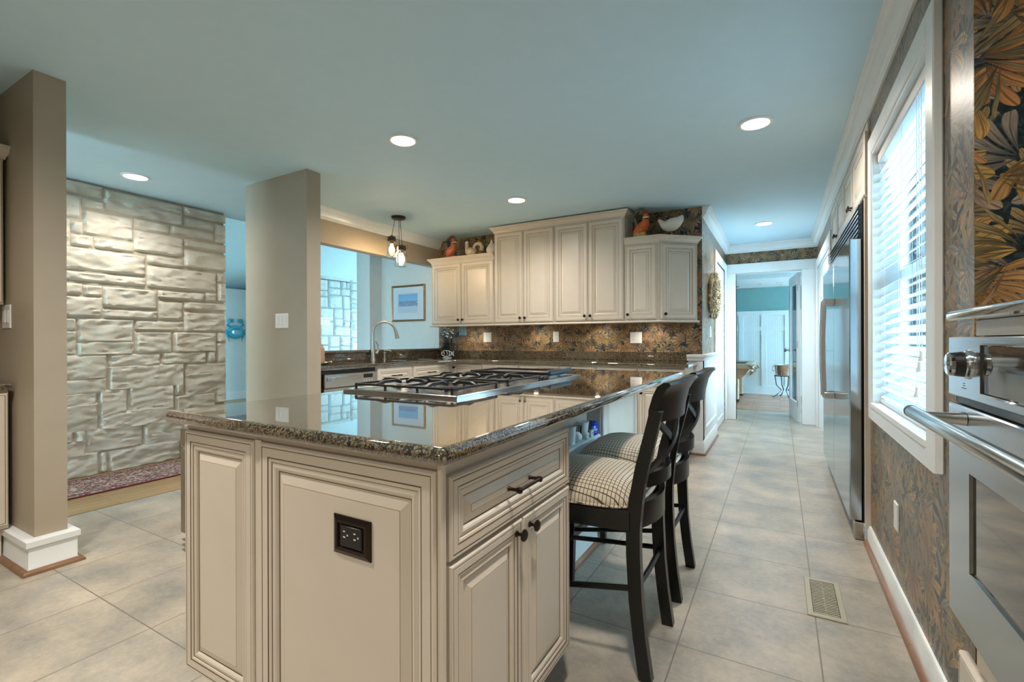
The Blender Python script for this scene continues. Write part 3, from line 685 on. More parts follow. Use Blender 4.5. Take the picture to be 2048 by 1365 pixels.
doors(t, frame((-1.025, YF, 0), ang), [('door', .02, L-.012, ZB+.012, 2.078, (.05, ZB+.06))])
# ---- base cabinets along the back wall and the sink wall
BF = 4.43          # front of the back run
SX = -3.36         # front of the sink run
def base_body(t, x0, x1, y0, y1, kick=None):
    b = MB(); b.box(x0, x1, y0, y1, .1, .8795); b.build('body', m_cream, t, smooth=0)
xs = [-2.90, -2.43, -1.96, -1.56, -1.16, -.735]
lab = ['cream base cabinet under the back counter, next to the inner corner', 'cream base cabinet under the back counter, second from the corner', 'cream base cabinet under the back counter, below the outlet pair', 'cream base cabinet under the back counter, behind the stools',
       'cream base cabinet at the right end of the back counter by the white panelling']
for i in range(5):
    t = thing('base_cabinet', lab[i], 'cabinet', ((xs[i]+xs[i+1])/2, 5.03, 0), 0, 'cream base cabinets')
    base_body(t, xs[i]+.0005, xs[i+1]-.0005, BF, 5.03)
    MB().box(xs[i]+.001, xs[i+1]-.001, BF+.06, BF+.1, .001, .0995).build('toe_kick', m_cream, t, smooth=0)
    T = frame((0, BF, 0)); a, c = xs[i]+.01, xs[i+1]-.01; mid = (a+c)/2
    doors(t, T, [('drawer', a, c, .70, .865, ('pull', mid-.05, mid+.05, .785)), ('door', a, c, .115, .69, (a+.03, .64))], fr=.033, s=.8)
ys = [3.275, 3.785, 4.36]
lab = ['cream sink base cabinet beside the dishwasher', 'cream base cabinet in the inner corner beside the sink']
for i in range(2):
    t = thing('base_cabinet', lab[i], 'cabinet', (-3.98, (ys[i]+ys[i+1])/2, 0), PI/2, 'cream base cabinets')
    base_body(t, -3.98, SX, ys[i]+.0005, ys[i+1]-.0005)
    MB().box(SX-.1, SX-.06, ys[i]+.001, ys[i+1]-.001, .001, .0995).build('toe_kick', m_cream, t, smooth=0)
    T = frame((SX, 0, 0), PI/2); a, c = ys[i]+.01, ys[i+1]-.01; mid = (a+c)/2
    doors(t, T, [('drawer', a, c, .70, .865, ('pull', mid-.05, mid+.05, .785)), ('door', a, mid-.003, .115, .69, (mid-.03, .64)), ('door', mid+.003, c, .115, .69, (mid+.03, .64))], fr=.033, s=.8)
t = thing('corner_cabinet', 'narrow cream corner base cabinet between the two counter runs', 'cabinet', (-3.4, 4.7, 0), 0)
MB().slab([(-3.98, 4.361), (SX, 4.361), (SX, BF+.03), (-2.9015, BF+.03), (-2.9015, 5.03), (-3.98, 5.03)], [(0, .1), (0, .8795)]).build('body', m_cream, t, smooth=0)
MB().slab([(-3.9, 4.362), (SX-.06, 4.362), (SX-.06, BF+.09), (-2.902, BF+.09), (-2.902, 4.6), (-3.9, 4.6)], [(0, .001), (0, .0995)]).build('toe_kick', m_cream, t, smooth=0)
doors(t, frame((0, BF+.03, 0)), [('door', SX+.03, -2.912, .115, .865, (SX+.07, .82))], fr=.033, s=.8)
# dishwasher
t = thing('dishwasher', 'stainless steel dishwasher under the sink counter', 'dishwasher', (-3.66, 2.97, 0), PI/2)
MB().box(-3.97, SX-.005, 2.668, 3.272, .1, .872).build('body', m_black, t, smooth=0)
T = frame((SX, 0, 0), PI/2)
b = MB(T); b.bbox(2.672, 3.268, -.022, .004, .12, .72, .004); b.build('door', m_steelh, t)
b = MB(T); b.bbox(2.672, 3.268, -.03, .004, .725, .845, .006); cp = b.build('control_panel', m_steelh, t)
b = MB(T); b.box(3.10, 3.21, -.0315, -.0295, .79, .825); b.build('display', m_black, cp, smooth=0)
for k in range(4): MB(T).lathe([(.005, 0), (.004, .002), (.001, .002)], (3.105+k*.032, -.03, .765), 8, 0, '-y').build('button', m_plate, cp)
b = MB(T); b.bar([(2.70, -.03, .80), (3.0, -.055, .80), (3.06, -.03, .80)], .006, .016); b.build('handle', m_steelh, t)
MB(T).box(2.672, 3.268, .03, .05, .001, .0995).build('kick_plate', m_black, t, smooth=0)
# ---- granite counter of the L-shaped run, with splash
EDGE = [(.006, 0), (.001, .004), (0, .010), (0, .026), (.003, .032), (.010, .035)]
def counter(b, poly, z, mt=0, th=.035): b.slab(poly, [(i, z-th+h*th/.035) for i, h in EDGE], mt)
ct = thing('granite_counter', 'speckled brown granite counter running along the sink and back walls', 'countertop', (-3.0, 4.6, .88))
b = MB(); counter(b, [(-3.985, 2.525), (-3.32, 2.525), (-3.32, 4.18), (-3.12, 4.385), (-.70, 4.385), (-.70, 4.925), (-.80, 4.925), (-.80, 5.035), (-3.985, 5.035)], .915)
b.build('worktop', m_granite, ct, smooth=40)
b = MB(); b.bbox(-3.955, -.76, 5.012, 5.036, .9152, 1.005, .003); b.bbox(-3.986, -3.962, 2.53, 5.035, .9152, 1.0, .003)
b.build('backsplash', m_granite2, ct, smooth=30)
b = MB(); counter(b, [(-4.135, 2.5225), (-3.94, 2.5225), (-3.94, 5.0385), (-4.135, 5.0385)], 1.032, 0, .03)
b.build('raised_ledge', m_granite2, ct, smooth=40)
# sink, faucet, soap pump
b = MB(); x0, x1 = -3.86, -3.44
for a0, a1 in ((3.42, 3.82), (3.86, 4.28)):
    rr = rrect(x0, x1, a0, a1, .05, 4); n = len(rr)
    cx, cy = (x0+x1)/2, (a0+a1)/2
    vs = [(p[0]+(p[0]-cx)*.05, p[1]+(p[1]-cy)*.05, .9165) for p in rr]+[(p[0], p[1], .918) for p in rr]+[(cx+(p[0]-cx)*.97, cy+(p[1]-cy)*.97, .9156) for p in rr]
    b.add(vs, [(k*n+i, k*n+(i+1) % n, k*n+n+(i+1) % n, k*n+n+i) for k in range(2) for i in range(n)]+[tuple(range(2*n, 3*n))])
tag(b.build('kitchen_sink', m_chrome, smooth=40), 'double bowl stainless steel sink set in the counter under the pass-through', 'sink')
t = thing('kitchen_faucet', 'tall gooseneck brushed nickel faucet behind the sink', 'faucet', (-3.91, 3.775, .9155))
fx, fy = -3.91, 3.775
b = MB(); b.lathe([(.032, .9156), (.032, .925), (.026, .94), (.026, 1.0), (.022, 1.06), (.016, 1.1), (.0155, 1.14)], (fx, fy, 0), 18); b.build('base', m_nickel, t)
pts = [(fx, fy, 1.13), (fx, fy, 1.23)]
DX, DY = .55, .835
for k in range(0, 11):
    q = PI-PI*.93*k/10; rr = .125
    pts.append((fx+DX*(rr+rr*math.cos(q)), fy+DY*(rr+rr*math.cos(q)), 1.23+rr*math.sin(q)*.9))
MB().tube(pts, [.0155]*2+[.0145]*11, 14).build('spout', m_nickel, t)
e = Vector(pts[-1])
MB().tube([e, e+Vector((DX*.008, DY*.008, -.03)), e+Vector((DX*.025, DY*.025, -.10))], [.016, .019, .024], 14).build('spray_head', m_nickel, t)
MB().tube([(fx+.02, fy+.03, .99), (fx+.035, fy+.05, 1.03), (fx+.03, fy+.045, 1.085), (fx+.015, fy+.03, 1.125)], [.017, .011, .008, .008], 12).build('lever', m_nickel, t)
t = thing('soap_pump', 'small brushed nickel soap pump right of the faucet', 'soap dispenser', (-3.885, 3.92, .9155))
b = MB(); b.lathe([(.02, .9156), (.02, .922), (.012, .93), (.012, .985), (.016, .99), (.016, 1.0), (.006, 1.004)], (-3.885, 3.92, 0), 14); b.build('body', m_nickel, t)
MB().tube([(-3.885, 3.92, 1.0), (-3.885, 3.92, 1.022), (-3.86, 3.955, 1.026), (-3.84, 3.985, 1.012)], [.006, .007, .006, .005], 10).build('spout', m_nickel, t)
# cutting board leaning by the partition and a flat granite board
m_wood = mat('pale_maple', rgb(196, 164, 130), .5, var=.12, scale=4)
b = MB(frame((-3.87, 3.03, 0)))
for k in range(3): b.bbox(-.02+k*.03, .004+k*.03, -.09, .055-k*.012, .916, 1.10-k*.02, .006)
tag(b.build('cutting_board', m_wood, smooth=30), 'small wooden cutting boards standing by the partition wall', 'cutting board')
b = MB(); b.bbox(-3.80, -3.60, 2.62, 2.98, .9156, .94, .006)
tag(b.build('trivet', m_granite2, smooth=30), 'flat stone board lying on the sink counter beside the partition', 'trivet')
# ================================================================== ISLAND
isl = thing('kitchen_island', 'cream glazed kitchen island cabinet with a black outlet, in the foreground', 'kitchen island', (-1.09, 1.95, 0))
b = MB()
b.box(-1.575, -.6155, .7755, 1.432, .125, .8795); b.box(-1.575, -.95, 1.432, 2.5305, .125, .8795); b.box(-1.575, -.872, 2.5305, 3.25, .001, .8795)
b.box(-1.50, -.69, .845, 1.40, .001, .125); b.box(-1.50, -.9505, 1.40, 2.53, .001, .125)
b.build('body', m_cream, isl, smooth=0)
b = MB(); b.box(-.9499, -.887, 1.433, 2.53, .001, .59); b.bbox(-.949, -.870, 1.433, 2.53, .59, .605, .003)
b.build('knee_wall', m_pale, isl, smooth=0)
MB().extrude([(0, 0), (.02, 0), (.019, .01), (.012, .018), (0, .022)], (-.887, 1.44, .001), (-.887, 2.53, .001), (1, 0, 0)).build('shoe_moulding', m_shoe, isl)
T = frame((0, .7755, 0))
b = MB(T); b.panel(-1.580, -1.232, .135, .858, door_prof(.032, .018, .95)); b.build('end_door', CM, isl, smooth=0)
b = MB(T); b.panel(-1.202, -.613, .001, .858, door_prof(.034, .018, 1.15)); ep = b.build('end_panel', CM, isl, smooth=0)
b = MB(T); b.box(-1.231, -1.203, -.012, 0, .125, .862); b.bbox(-.6125, -.598, -.012, .004, .001, .8795, .003); b.bbox(-1.585, -.61, -.008, 0, .8585, .879, .003)
b.build('corner_post', m_cream, isl, smooth=0)
b = MB(frame((-.872, 0, 0), PI/2)); b.panel(2.535, 3.245, .02, .872, door_prof(.05, .018, 1.0)); b.build('side_panel', CM, isl, smooth=0)
# black outlet on the end panel
b = MB(frame((0, .7755-.0155, 0))); b.panel(-.913, -.793, .632, .722, [(0, 0, 0), (0, .003, 0), (.010, .008, 0), (.016, .008, 0), (.018, .003, 0), (.028, .003, 0)]); op = b.build('outlet', m_bronze, isl, 'black framed double outlet', smooth=0)
b = MB(frame((0, .7755-.0185, 0))); b.bbox(-.888, -.818, -.004, 0, .652, .702, .002); b.build('socket', m_black, op)
b = MB(frame((0, .7755-.0228, 0)))
for x in (-.876, -.842): b.box(x, x+.006, -.0006, 0, .687, .690); b.box(x, x+.007, -.0006, 0, .674, .677); b.box(x+.012, x+.016, -.0006, 0, .679, .683)
b.build('socket_slot', m_plate, op, smooth=0)
# right face: drawer over two doors
T = frame((-.6155, 0, 0), PI/2)
doors(isl, T, [('drawer', .79, 1.428, .664, .842, ('pull', 1.033, 1.146, .752)), ('door', .79, 1.106, .134, .654, (1.072, .624)), ('door', 1.112, 1.428, .134, .654, (1.146, .624))], fr=.026, s=1.0)
# hidden-side appliance front, seen edge-on at the far left of the island
b = MB(); b.bbox(-1.628, -1.5805, .768, 1.30, .53, .792, .004); b.bbox(-1.630, -1.5805, .768, 1.30, .797, .855, .004); b.box(-1.5805, -1.5755, .78, 1.29, .47, .85)
for k in range(3): b.add([(-1.5805, .768, .472+k*.016), (-1.622, .768, .480+k*.016), (-1.5805, .768, .488+k*.016), (-1.5805, 1.3, .472+k*.016), (-1.622, 1.3, .480+k*.016), (-1.5805, 1.3, .488+k*.016)], [(0, 2, 1), (3, 4, 5), (0, 1, 4, 3), (1, 2, 5, 4)])
b.build('side_drawer', m_nickel, isl, 'grey metal appliance front', smooth=30)
pts = rrect(-1.645, -.565, .728, 3.32, .018, 4)
b = MB(); b.slab(pts, [(.012, .8800), (.004, .8825), (.0, .888), (0, .898), (.003, .905), (.006, .908), (.0065, .910), (.012, .9145), (.018, .915)])
tag(b.build('island_countertop', m_granite, smooth=40), 'polished speckled brown granite top on the kitchen island', 'countertop')
# ---- cooktop
ck = thing('gas_cooktop', 'stainless gas cooktop with black grates set in the island top', 'cooktop', (-1.27, 1.95, .915))
b = MB(); b.slab(rrect(-1.602, -1.01, 1.375, 2.605, .006, 2), [(0, .9152), (0, .919), (.002, .920), (.002, .921), (0, .922), (0, .9255), (.003, .927), (.02, .927), (.026, .924)]); b.build('tray', m_steelh, ck, smooth=30)
def grate(y0, y1):
    z = .9455; X0, X1 = -1.565, -1.06; g = MB(); w = .006
    for p, q in (((X0, y0), (X1, y0)), ((X0, y1), (X1, y1)), ((X0, y0), (X0, y1)), ((X1, y0), (X1, y1)), (((X0+X1)/2, y0), ((X0+X1)/2, y1))):
        g.bar([(p[0], p[1], z), (q[0], q[1], z)], w, .004)
    for cx in ((X0*3+X1)/4, (X0+3*X1)/4):
        cy = (y0+y1)/2
        for dx, dy, L in ((1, 0, (X1-X0)/4), (-1, 0, (X1-X0)/4), (0, 1, (y1-y0)/2), (0, -1, (y1-y0)/2)):
            o = Vector((cx+dx*L, cy+dy*L, z)); d = Vector((-dx, -dy, 0)); L -= .022
            g.bar([o, o+d*L*.22+Vector((0, 0, .011)), o+d*L*.75+Vector((0, 0, .012)), o+d*L+Vector((0, 0, .001))], [.007, .010, .010, .006], [.005, .006, .006, .005])
    for x in (X0, (X0*2+X1)/3, (X0+2*X1)/3, X1):
        for y in (y0, y1): g.lathe([(.010, .9242), (.005, .928), (.006, .943)], (x, y, 0), 10)
    g.build('grate', m_iron, ck, smooth=30)
    for cx in ((X0*3+X1)/4, (X0+3*X1)/4):
        g = MB(); g.lathe([(.052, .9242), (.048, .927), (.036, .930), (.036, .934), (.032, .937), (.001, .938)], (cx, (y0+y1)/2, 0), 20); g.build('burner', m_black, ck)
grate(1.415, 1.73); grate(1.83, 2.15)
b = MB(); b.box(-1.56, -1.09, 2.30, 2.58, .9242, .946); b.build('griddle_pan', m_steelh, ck, smooth=0)
b = MB()
for q in ((-1.575, -1.09, 2.285, 2.30), (-1.575, -1.09, 2.58, 2.595), (-1.58, -1.56, 2.285, 2.595)): b.box(q[0], q[1], q[2], q[3], .940, .955)
b.build('griddle_frame', m_black, ck, smooth=0)
b = MB(); b.bbox(-1.095, -1.062, 2.28, 2.60, .936, .966, .010); b.build('griddle_trough', mat('blue_black_enamel', rgb(34, 52, 66), .3, .2), ck)
b = MB(); b.bbox(-1.075, -1.048, 2.17, 2.25, .9242, .944, .008); b.build('griddle_knob', m_black, ck)
# puck lamps under the wall cabinets
def puck(x, y, label):
    t = thing('puck_light', label, 'cabinet light', (x, y, ZB-.014), 0, 'puck lamps under the wall cabinets')
    MB().lathe([(.034, ZB-.0004), (.034, ZB-.010), (.030, ZB-.013), (.026, ZB-.011), (.026, ZB-.0004)], (x, y, 0), 20, cap=False).build('housing', m_plate, t)
    MB().lathe([(.001, ZB-.011), (.026, ZB-.011), (.026, ZB-.007), (.001, ZB-.007)], (x, y, 0), 18).build('lens', m_puck, t)
    ld = bpy.data.lights.new('puck_beam', 'SPOT'); ld.energy = 3.5; ld.color = (1.0, .88, .74); ld.spot_size = R(160); ld.spot_blend = .8; ld.shadow_soft_size = .02
    lo = bpy.data.objects.new('puck_beam', ld); C.objects.link(lo); lo.parent = t; lo.location = (0, 0, -.004)
m_puck = emit('puck_lens', (1.0, .88, .70, 1), 30.0)
for x, s_ in ((-3.38, 'short left cabinet'), (-2.45, 'left tall cabinet'), (-1.71, 'right tall cabinet'), (-1.16, 'angled end cabinet')): puck(x, 4.88, 'small round lamp fixed under the '+s_)
# ================================================================== REFRIGERATOR PAIR, CABINET OVER IT
fr = thing('refrigerator', 'built-in stainless steel side-by-side refrigerator in the right wall', 'refrigerator', (.7, 4.19, 0), -PI/2)
FX = .343
MB().box(.405, 1.05, 3.27, 5.11, .10, 1.91).build('body', m_black, fr, smooth=0)
for y0, y1 in ((3.27, 4.155), (4.163, 5.11)):
    b = MB(); b.bbox(FX, .404, y0, y1, .105, 1.70, .006); d = b.build('door', m_fridge, fr)
    s_ = 1 if y0 > 4 else -1
    y = 4.159+s_*.07
    b = MB(); b.bar([(FX-.06, y, .71), (FX-.068, y, .90), (FX-.07, y, 1.06), (FX-.068, y, 1.22), (FX-.06, y, 1.415)], .010, .014, upv=(1, 0, 0))
    for z in (.725, 1.40): b.bbox(FX-.066, FX+.001, y-.014, y+.014, z-.022, z+.022, .004)
    b.build('handle', m_handle, d)
b = MB(); b.bbox(.365, .41, 3.262, 3.33, .003, .10, .004); b.box(.385, .44, 3.33, 5.11, .003, .10); b.build('kick_plate', m_nickel, fr, smooth=0)
b = MB(); b.box(.425, .44, 3.265, 5.115, 1.705, 1.91)
for k in range(7): b.add([(.385, 3.27, 1.722+k*.027), (.385, 5.11, 1.722+k*.027), (.424, 5.11, 1.740+k*.027), (.424, 3.27, 1.740+k*.027), (.385, 3.27, 1.714+k*.027), (.385, 5.11, 1.714+k*.027)], [(0, 1, 2, 3), (4, 5, 1, 0)])
b.build('grille', m_steelh, fr, smooth=0)
b = MB(); b.box(FX-.001, FX, 3.335, 3.36, 1.60, 1.63); b.build('badge', m_chrome, fr, smooth=0)
t = thing('refrigerator_surround', 'cream side panels framing the built-in refrigerator', 'cabinet panel', (.7, 4.19, 0))
b = MB(); b.box(.41, 1.05, 3.2365, 3.2615, .001, 1.914); b.build('side_panel', m_cream, t, smooth=0)
b = MB(); b.box(.41, 1.05, 5.119, 5.1585, .001, 1.914); b.build('side_panel', m_cream, t, smooth=0)
t = thing('wall_cabinet', 'cream four-door cabinet above the refrigerator, bronze knobs', 'cabinet', (.7, 4.19, 1.915), -PI/2, 'cream wall cabinets')
MB().box(.425, 1.0, 3.2365, 5.1585, 1.915, 2.338).build('body', m_cream, t, smooth=0)
T = frame((.425, 0, 0), -PI/2)
q = [-5.09, -4.64, -4.185, -3.73, -3.215]
doors(t, T, [('door', q[0]+.004, q[1]-.002, 1.925, 2.275, (q[1]-.03, 1.97)), ('door', q[1]+.002, q[2]-.002, 1.925, 2.275, (q[1]+.03, 1.97)), ('door', q[2]+.002, q[3]-.002, 1.925, 2.275, (q[3]-.03, 1.97)), ('door', q[3]+.002, q[4], 1.925, 2.275, (q[3]+.03, 1.97))])
# ================================================================== WINDOW BLIND
t = thing('window_blind', 'white horizontal slat blind hanging in the right window', 'window blind', (WX+.035, 2.5, WZ1-.01))
MB().bbox(WX+.002, WX+.062, WY0+.014, WY1-.014, WZ1-.067, WZ1-.014, .004).build('headrail', m_trim, t)
m_slat = mat('blind_slat', rgb(240, 244, 246), .4, var=.01)
def translucent(m, f):
    nt = m.node_tree; p = nt.nodes['Principled BSDF']; tr = nt.nodes.new('ShaderNodeBsdfTranslucent'); mx = nt.nodes.new('ShaderNodeMixShader'); mx.inputs[0].default_value = f
    tr.inputs[0].default_value = (.85, .9, .92, 1)
    nt.links.new(p.outputs[0], mx.inputs[1]); nt.links.new(tr.outputs[0], mx.inputs[2]); nt.links.new(mx.outputs[0], nt.nodes['Material Output'].inputs[0])
translucent(m_slat, .4)
b = MB(); z = WZ0+.05; k = 0
while z < WZ1-.075:
    tl = .016
    y0, y1 = WY0+.016, WY1-.016; X0, X1 = WX+.010, WX+.060
    b.add([(X0, y0, z-tl), (X0, y1, z-tl), (X1, y1, z+tl), (X1, y0, z+tl), (X0, y0, z-tl+.003), (X0, y1, z-tl+.003), (X1, y1, z+tl+.003), (X1, y0, z+tl+.003)], [(3, 2, 1, 0), (4, 5, 6, 7), (0, 1, 5, 4), (2, 3, 7, 6), (1, 2, 6, 5), (3, 0, 4, 7)])
    z += .0455
b.build('slats', m_slat, t, smooth=0)
b = MB(); b.bbox(WX+.010, WX+.060, WY0+.016, WY1-.016, WZ0+.006, WZ0+.026, .004); b.build('bottom_rail', m_slat, t)
b = MB()
for y in (WY0+.15, (WY0+WY1)/2, WY1-.15):
    for x in (WX+.008, WX+.062): b.cyl((x, y, WZ0+.02), (x, y, WZ1-.05), .0011, n=5)
b.build('ladder_cords', m_slat, t)
for y, z in ((2.17, 1.05), (2.20, 1.01), (2.235, .915)):
    b = MB(); b.cyl((WX+.003, y, z+.03), (WX+.003, y, WZ1-.068), .0013, n=6); cdl = b.build('lift_cord', m_slat, t)
    MB().lathe([(.001, z+.038), (.005, z+.036), (.006, z+.02), (.011, z+.004), (.011, z), (.001, z-.001)], (WX+.003, y, 0), 12).build('tassel', m_plate, cdl)
b = MB()
loft_pts = [((WX+.078, 2.70, .875), (.002, .004)), ((WX+.078, 2.715, .91), (.004, .024)), ((WX+.078, 2.725, .95), (.006, .034)), ((WX+.078, 2.715, 1.0), (.006, .030)), ((WX+.078, 2.69, 1.035), (.003, .012)), ((WX+.078, 2.68, 1.05), (.002, .003))]
b.tube([q[0] for q in loft_pts], [q[1] for q in loft_pts], 12, upv=(0, 1, 0)); b.cyl((WX+.078, 2.70, 1.04), (WX+.078, 2.70, WZ1-.02), .0008, n=5)
tag(b.build('sun_catcher', mat('blue_grey_glass', rgb(120, 150, 172), .2, .0, .1)), 'blue-grey ornament hanging in the window behind the blind slats', 'ornament')
# ================================================================== WALL OVEN CORNER
OX = .37
m_ovst = steel('oven_steel', rgb(196, 204, 212), .2, 'y', .05)
t = thing('oven_cabinet', 'cream cabinet housing the wall oven at the right edge', 'cabinet', (.85, .75, 0), -PI/2)
b = MB(); b.box(.405, 1.319, -.3, 1.515, .001, .44); b.box(.405, 1.319, -.3, 1.515, 1.135, 1.171); b.box(.405, 1.319, -.3, .79, .44, 1.135); b.box(1.0, 1.319, .79, 1.515, .44, 1.135)
b.build('body', m_cream, t, smooth=0)
T = frame((.405, 0, 0), -PI/2)
b = MB(T); b.panel(-1.575, -.72, .03, .352, door_prof(.05)); b.build('drawer', CM, t, smooth=0)
ov = thing('wall_oven', 'stainless steel wall oven with a tubular handle at the right edge', 'oven', (.7, 1.18, .45), -PI/2)
b = MB(); b.box(.4055, .999, .7915, 1.514, .4405, 1.13); b.build('body', m_black, ov, smooth=0)
b = MB(); b.bbox(OX, .404, .79, 1.577, .99, 1.132, .003); cp = b.build('control_panel', m_ovst, ov)
T = frame((OX, 0, 0), -PI/2)
b = MB(T); b.panel(-1.352, -.86, 1.008, 1.118, [(0, 0, 0), (0, .003, 0), (.004, .004, 0), (.006, .0005, 1), (.008, .0005, 1)], cap=1); b.build('display_window', [m_chrome, m_dkglass], cp, smooth=0)
b = MB(); kx, ky, kz = OX, 1.437, 1.070
b.lathe([(.034, .0), (.034, .003), (.030, .006), (.030, .009)], (kx, ky, kz), 28, 0, '-x'); b.lathe([(.029, .009), (.0265, .026)], (kx, ky, kz), 28, 1, '-x', cap=False); b.lathe([(.0265, .026), (.0265, .033), (.023, .036), (.001, .037)], (kx, ky, kz), 28, 0, '-x')
kn = b.build('oven_knob', [m_chrome, m_black], cp)
b = MB(T)
for z, L in ((1.024, .011), (1.019, .011), (1.013, .03)): b.box(-1.462-L/2, -1.462+L/2, -.0004, 0, z, z+.0016)
b.build('print_marks', m_slot, cp, smooth=0)
MB().box(OX+.012, .404, .795, 1.57, .972, .9895).build('vent_gap', m_black, ov, smooth=0)
b = MB(T); b.panel(-1.577, -.79, .452, .970, [(0, -.03, 0), (0, -.003, 0), (.003, 0, 0), (.146, 0, 0), (.149, -.006, 1), (.15, -.006, 1)], cap=1, y=0)
b.build('oven_door', [m_ovst, m_dkglass], ov, smooth=0)
od = [o for o in bpy.data.objects if o.name == 'oven_door'][0]
b = MB(); hz = .944
b.tube([(.291, 1.545, hz), (.291, 1.537, hz), (.291, .83, hz), (.291, .822, hz)], [.0135, .0155, .0155, .0135], 20)
for y in (1.455, .91): b.tube([(.291, y, hz), (.33, y, hz), (.3705, y-.004, hz)], [.0125, .0125, .016], 16)
b.build('handle', m_steelh, od)
b = MB(); b.lathe([(.0158, 1.5375), (.0158, 1.547), (.012, 1.549), (.001, 1.549)], (.291, 0, hz), 20, 0, 'y'); b.build('handle_cap', m_slot, od)
b = MB(); b.slab([(.362, -.35), (1.319, -.35), (1.319, 1.625), (.434, 1.625), (.434, 1.56), (.362, 1.56)], [(.004, 1.172), (0, 1.176), (0, 1.188), (.003, 1.194), (.010, 1.198)])
tag(b.build('oven_countertop', m_granite, smooth=40), 'raised granite slab above the wall oven against the leaf wallpaper', 'countertop')
# ================================================================== BAR STOOLS
def gingham():
    t = NT('checked_seat_cloth'); sp = t.n('ShaderNodeSeparateXYZ'); t.l(t.obj(), sp.inputs[0])
    a = t.m('LESS_THAN', t.m('PINGPONG', sp.outputs['X'], .0068), .00115); c = t.m('LESS_THAN', t.m('PINGPONG', sp.outputs['Y'], .0068), .00115)
    f = t.m('MAXIMUM', a, c); n = t.noise(t.obj(), 400, 2)
    t.col(t.mix(t.m('MULTIPLY', f, .9), t.ramp(n, [(.3, rgb(202, 190, 168)), (.7, rgb(222, 212, 192))]), rgb(44, 40, 38))); t.set(Roughness=.85); t.bump(n, .2, .002); return t.mat
m_check = gingham()
def stool(cx, cy, label):
    t = thing('bar_stool', label, 'bar stool', (cx, cy, 0), 0, 'black bar stools at the island')
    T = frame((cx, cy, 0))
    # stool faces -x; the rear posts run from the floor to the top rail
    PX = [(.0, .265), (.134, .246), (.26, .233), (.41, .226), (.50, .226), (.60, .236), (.70, .254), (.83, .288), (.90, .305)]
    for s_ in (-1, 1):
        b = MB(T)
        b.bar([(x, s_*(.178 if z < .7 else .178+.015*(z-.7)/.2), z) for z, x in PX], [.017]*9, [.021, .021, .022, .023, .023, .022, .021, .02, .019], upv=(1, 0, 0))
        b.build('leg', m_blackwood, t, smooth=30)
        b = MB(T)
        b.bar([(-.205, s_*.237, .0), (-.20, s_*.230, .3), (-.195, s_*.222, .56)], [.014, .017, .02], [.014, .017, .02], upv=(1, 0, 0))
        b.build('leg', m_blackwood, t, smooth=30)
    # seat apron
    o = [(-.190, -.238), (.215, -.20), (.235, -.12), (.245, 0), (.235, .12), (.215, .20), (-.190, .238), (-.202, .12), (-.205, 0), (-.202, -.12)]
    b = MB(T); b.slab(o, [(.004, .487), (0, .492), (0, .552), (.006, .556)]); b.build('seat_frame', m_blackwood, t, smooth=30)
    n = 28; vs = []; fs = []
    def outl(u):
        q = 2*PI*u; c_, s2 = math.cos(q), math.sin(q); e = .42
        x = .018+.212*math.copysign(abs(c_)**e, c_); wd = .232-.04*(x+.194)/.424
        return x, wd*math.copysign(abs(s2)**e, s2)
    rings = [(1.0, .5555), (1.02, .568), (1.0, .585), (.95, .602), (.86, .620), (.72, .637), (.5, .650), (.25, .656)]
    N = 48
    for f, z in rings:
        for k in range(N): x, y = outl(k/N); vs.append((.018+(x-.018)*f, y*f, z))
    for j in range(len(rings)-1):
        for k in range(N): fs.append((j*N+k, j*N+(k+1) % N, j*N+N+(k+1) % N, j*N+N+k))
    fs.append(tuple(range((len(rings)-1)*N, len(rings)*N)))
    b = MB(T); b.add(vs, fs); cu = b.build('seat', m_check, t, smooth=80)
    pp = [Vector((.018+(outl(k/N)[0]-.018)*1.02, outl(k/N)[1]*1.02, .562)) for k in range(N)]
    MB(T).tube(pp, .005, 8, closed=True).build('piping', m_check, cu)
    # curved back members
    def arc(x0, bow, z, hw, th, y1=.172, n=12, name='back_slat', roll=0):
        b = MB(T); pts = []
        for k in range(n+1):
            v = -1+2*k/n; pts.append((x0+bow*(1-v*v), v*y1, z))
        b.bar(pts, th, hw); return b
    arc(.242, .055, .655, .024, .010).build('back_slat', m_blackwood, t, smooth=30)
    arc(.228, .045, .535, .042, .010).build('back_slat', m_blackwood, t, smooth=30)
    # top rail: curved, with rolled top
    prof = [(-.014, .862), (.012, .860), (.016, .90), (.022, .94), (.034, .968), (.046, .982), (.040, .990), (.022, .990), (.004, .976), (-.006, .945), (-.012, .90)]
    n = 16; m_ = len(prof); vs = []; fs = []
    for k in range(n+1):
        v = -1+2*k/n
        for a, z in prof: vs.append((.293+a+.048*(1-v*v)+(.0 if z < .9 else (z-.9)*.15), v*.205, z+.012*(1-v*v)*(1 if z > .93 else 0)))
    fs = [(k*m_+i, k*m_+m_+i, k*m_+m_+(i+1) % m_, k*m_+(i+1) % m_) for k in range(n) for i in range(m_)]+[tuple(range(m_)), tuple(range(n*m_+m_-1, n*m_-1, -1))]
    b = MB(T); b.add(vs, fs); b.build('top_rail', m_blackwood, t, smooth=40)
    for s_ in (-1, 1):
        b = MB(T); pts = []
        for k in range(11):
            u = k/10; z = .672+.196*u; y = s_*(-.15+.30*(3*u*u-2*u**3)*.55+.30*u*.45); v = y/.172
            pts.append((.242+.055*(1-v*v)*(1-u)+.048*(1-v*v)*u+.046*u+.004*s_, y, z))
        b.bar(pts, [.0125]*11, [.006]*11, upv=(1, 0, 0)); b.build('cross_slat', m_blackwood, t, smooth=30)
    for s_ in (-1, 1):
        MB(T).tube([(-.202, s_*.226, .235), (.0, s_*.205, .265), (.228, s_*.18, .295)], .010, 10).build('stretcher', m_blackwood, t)
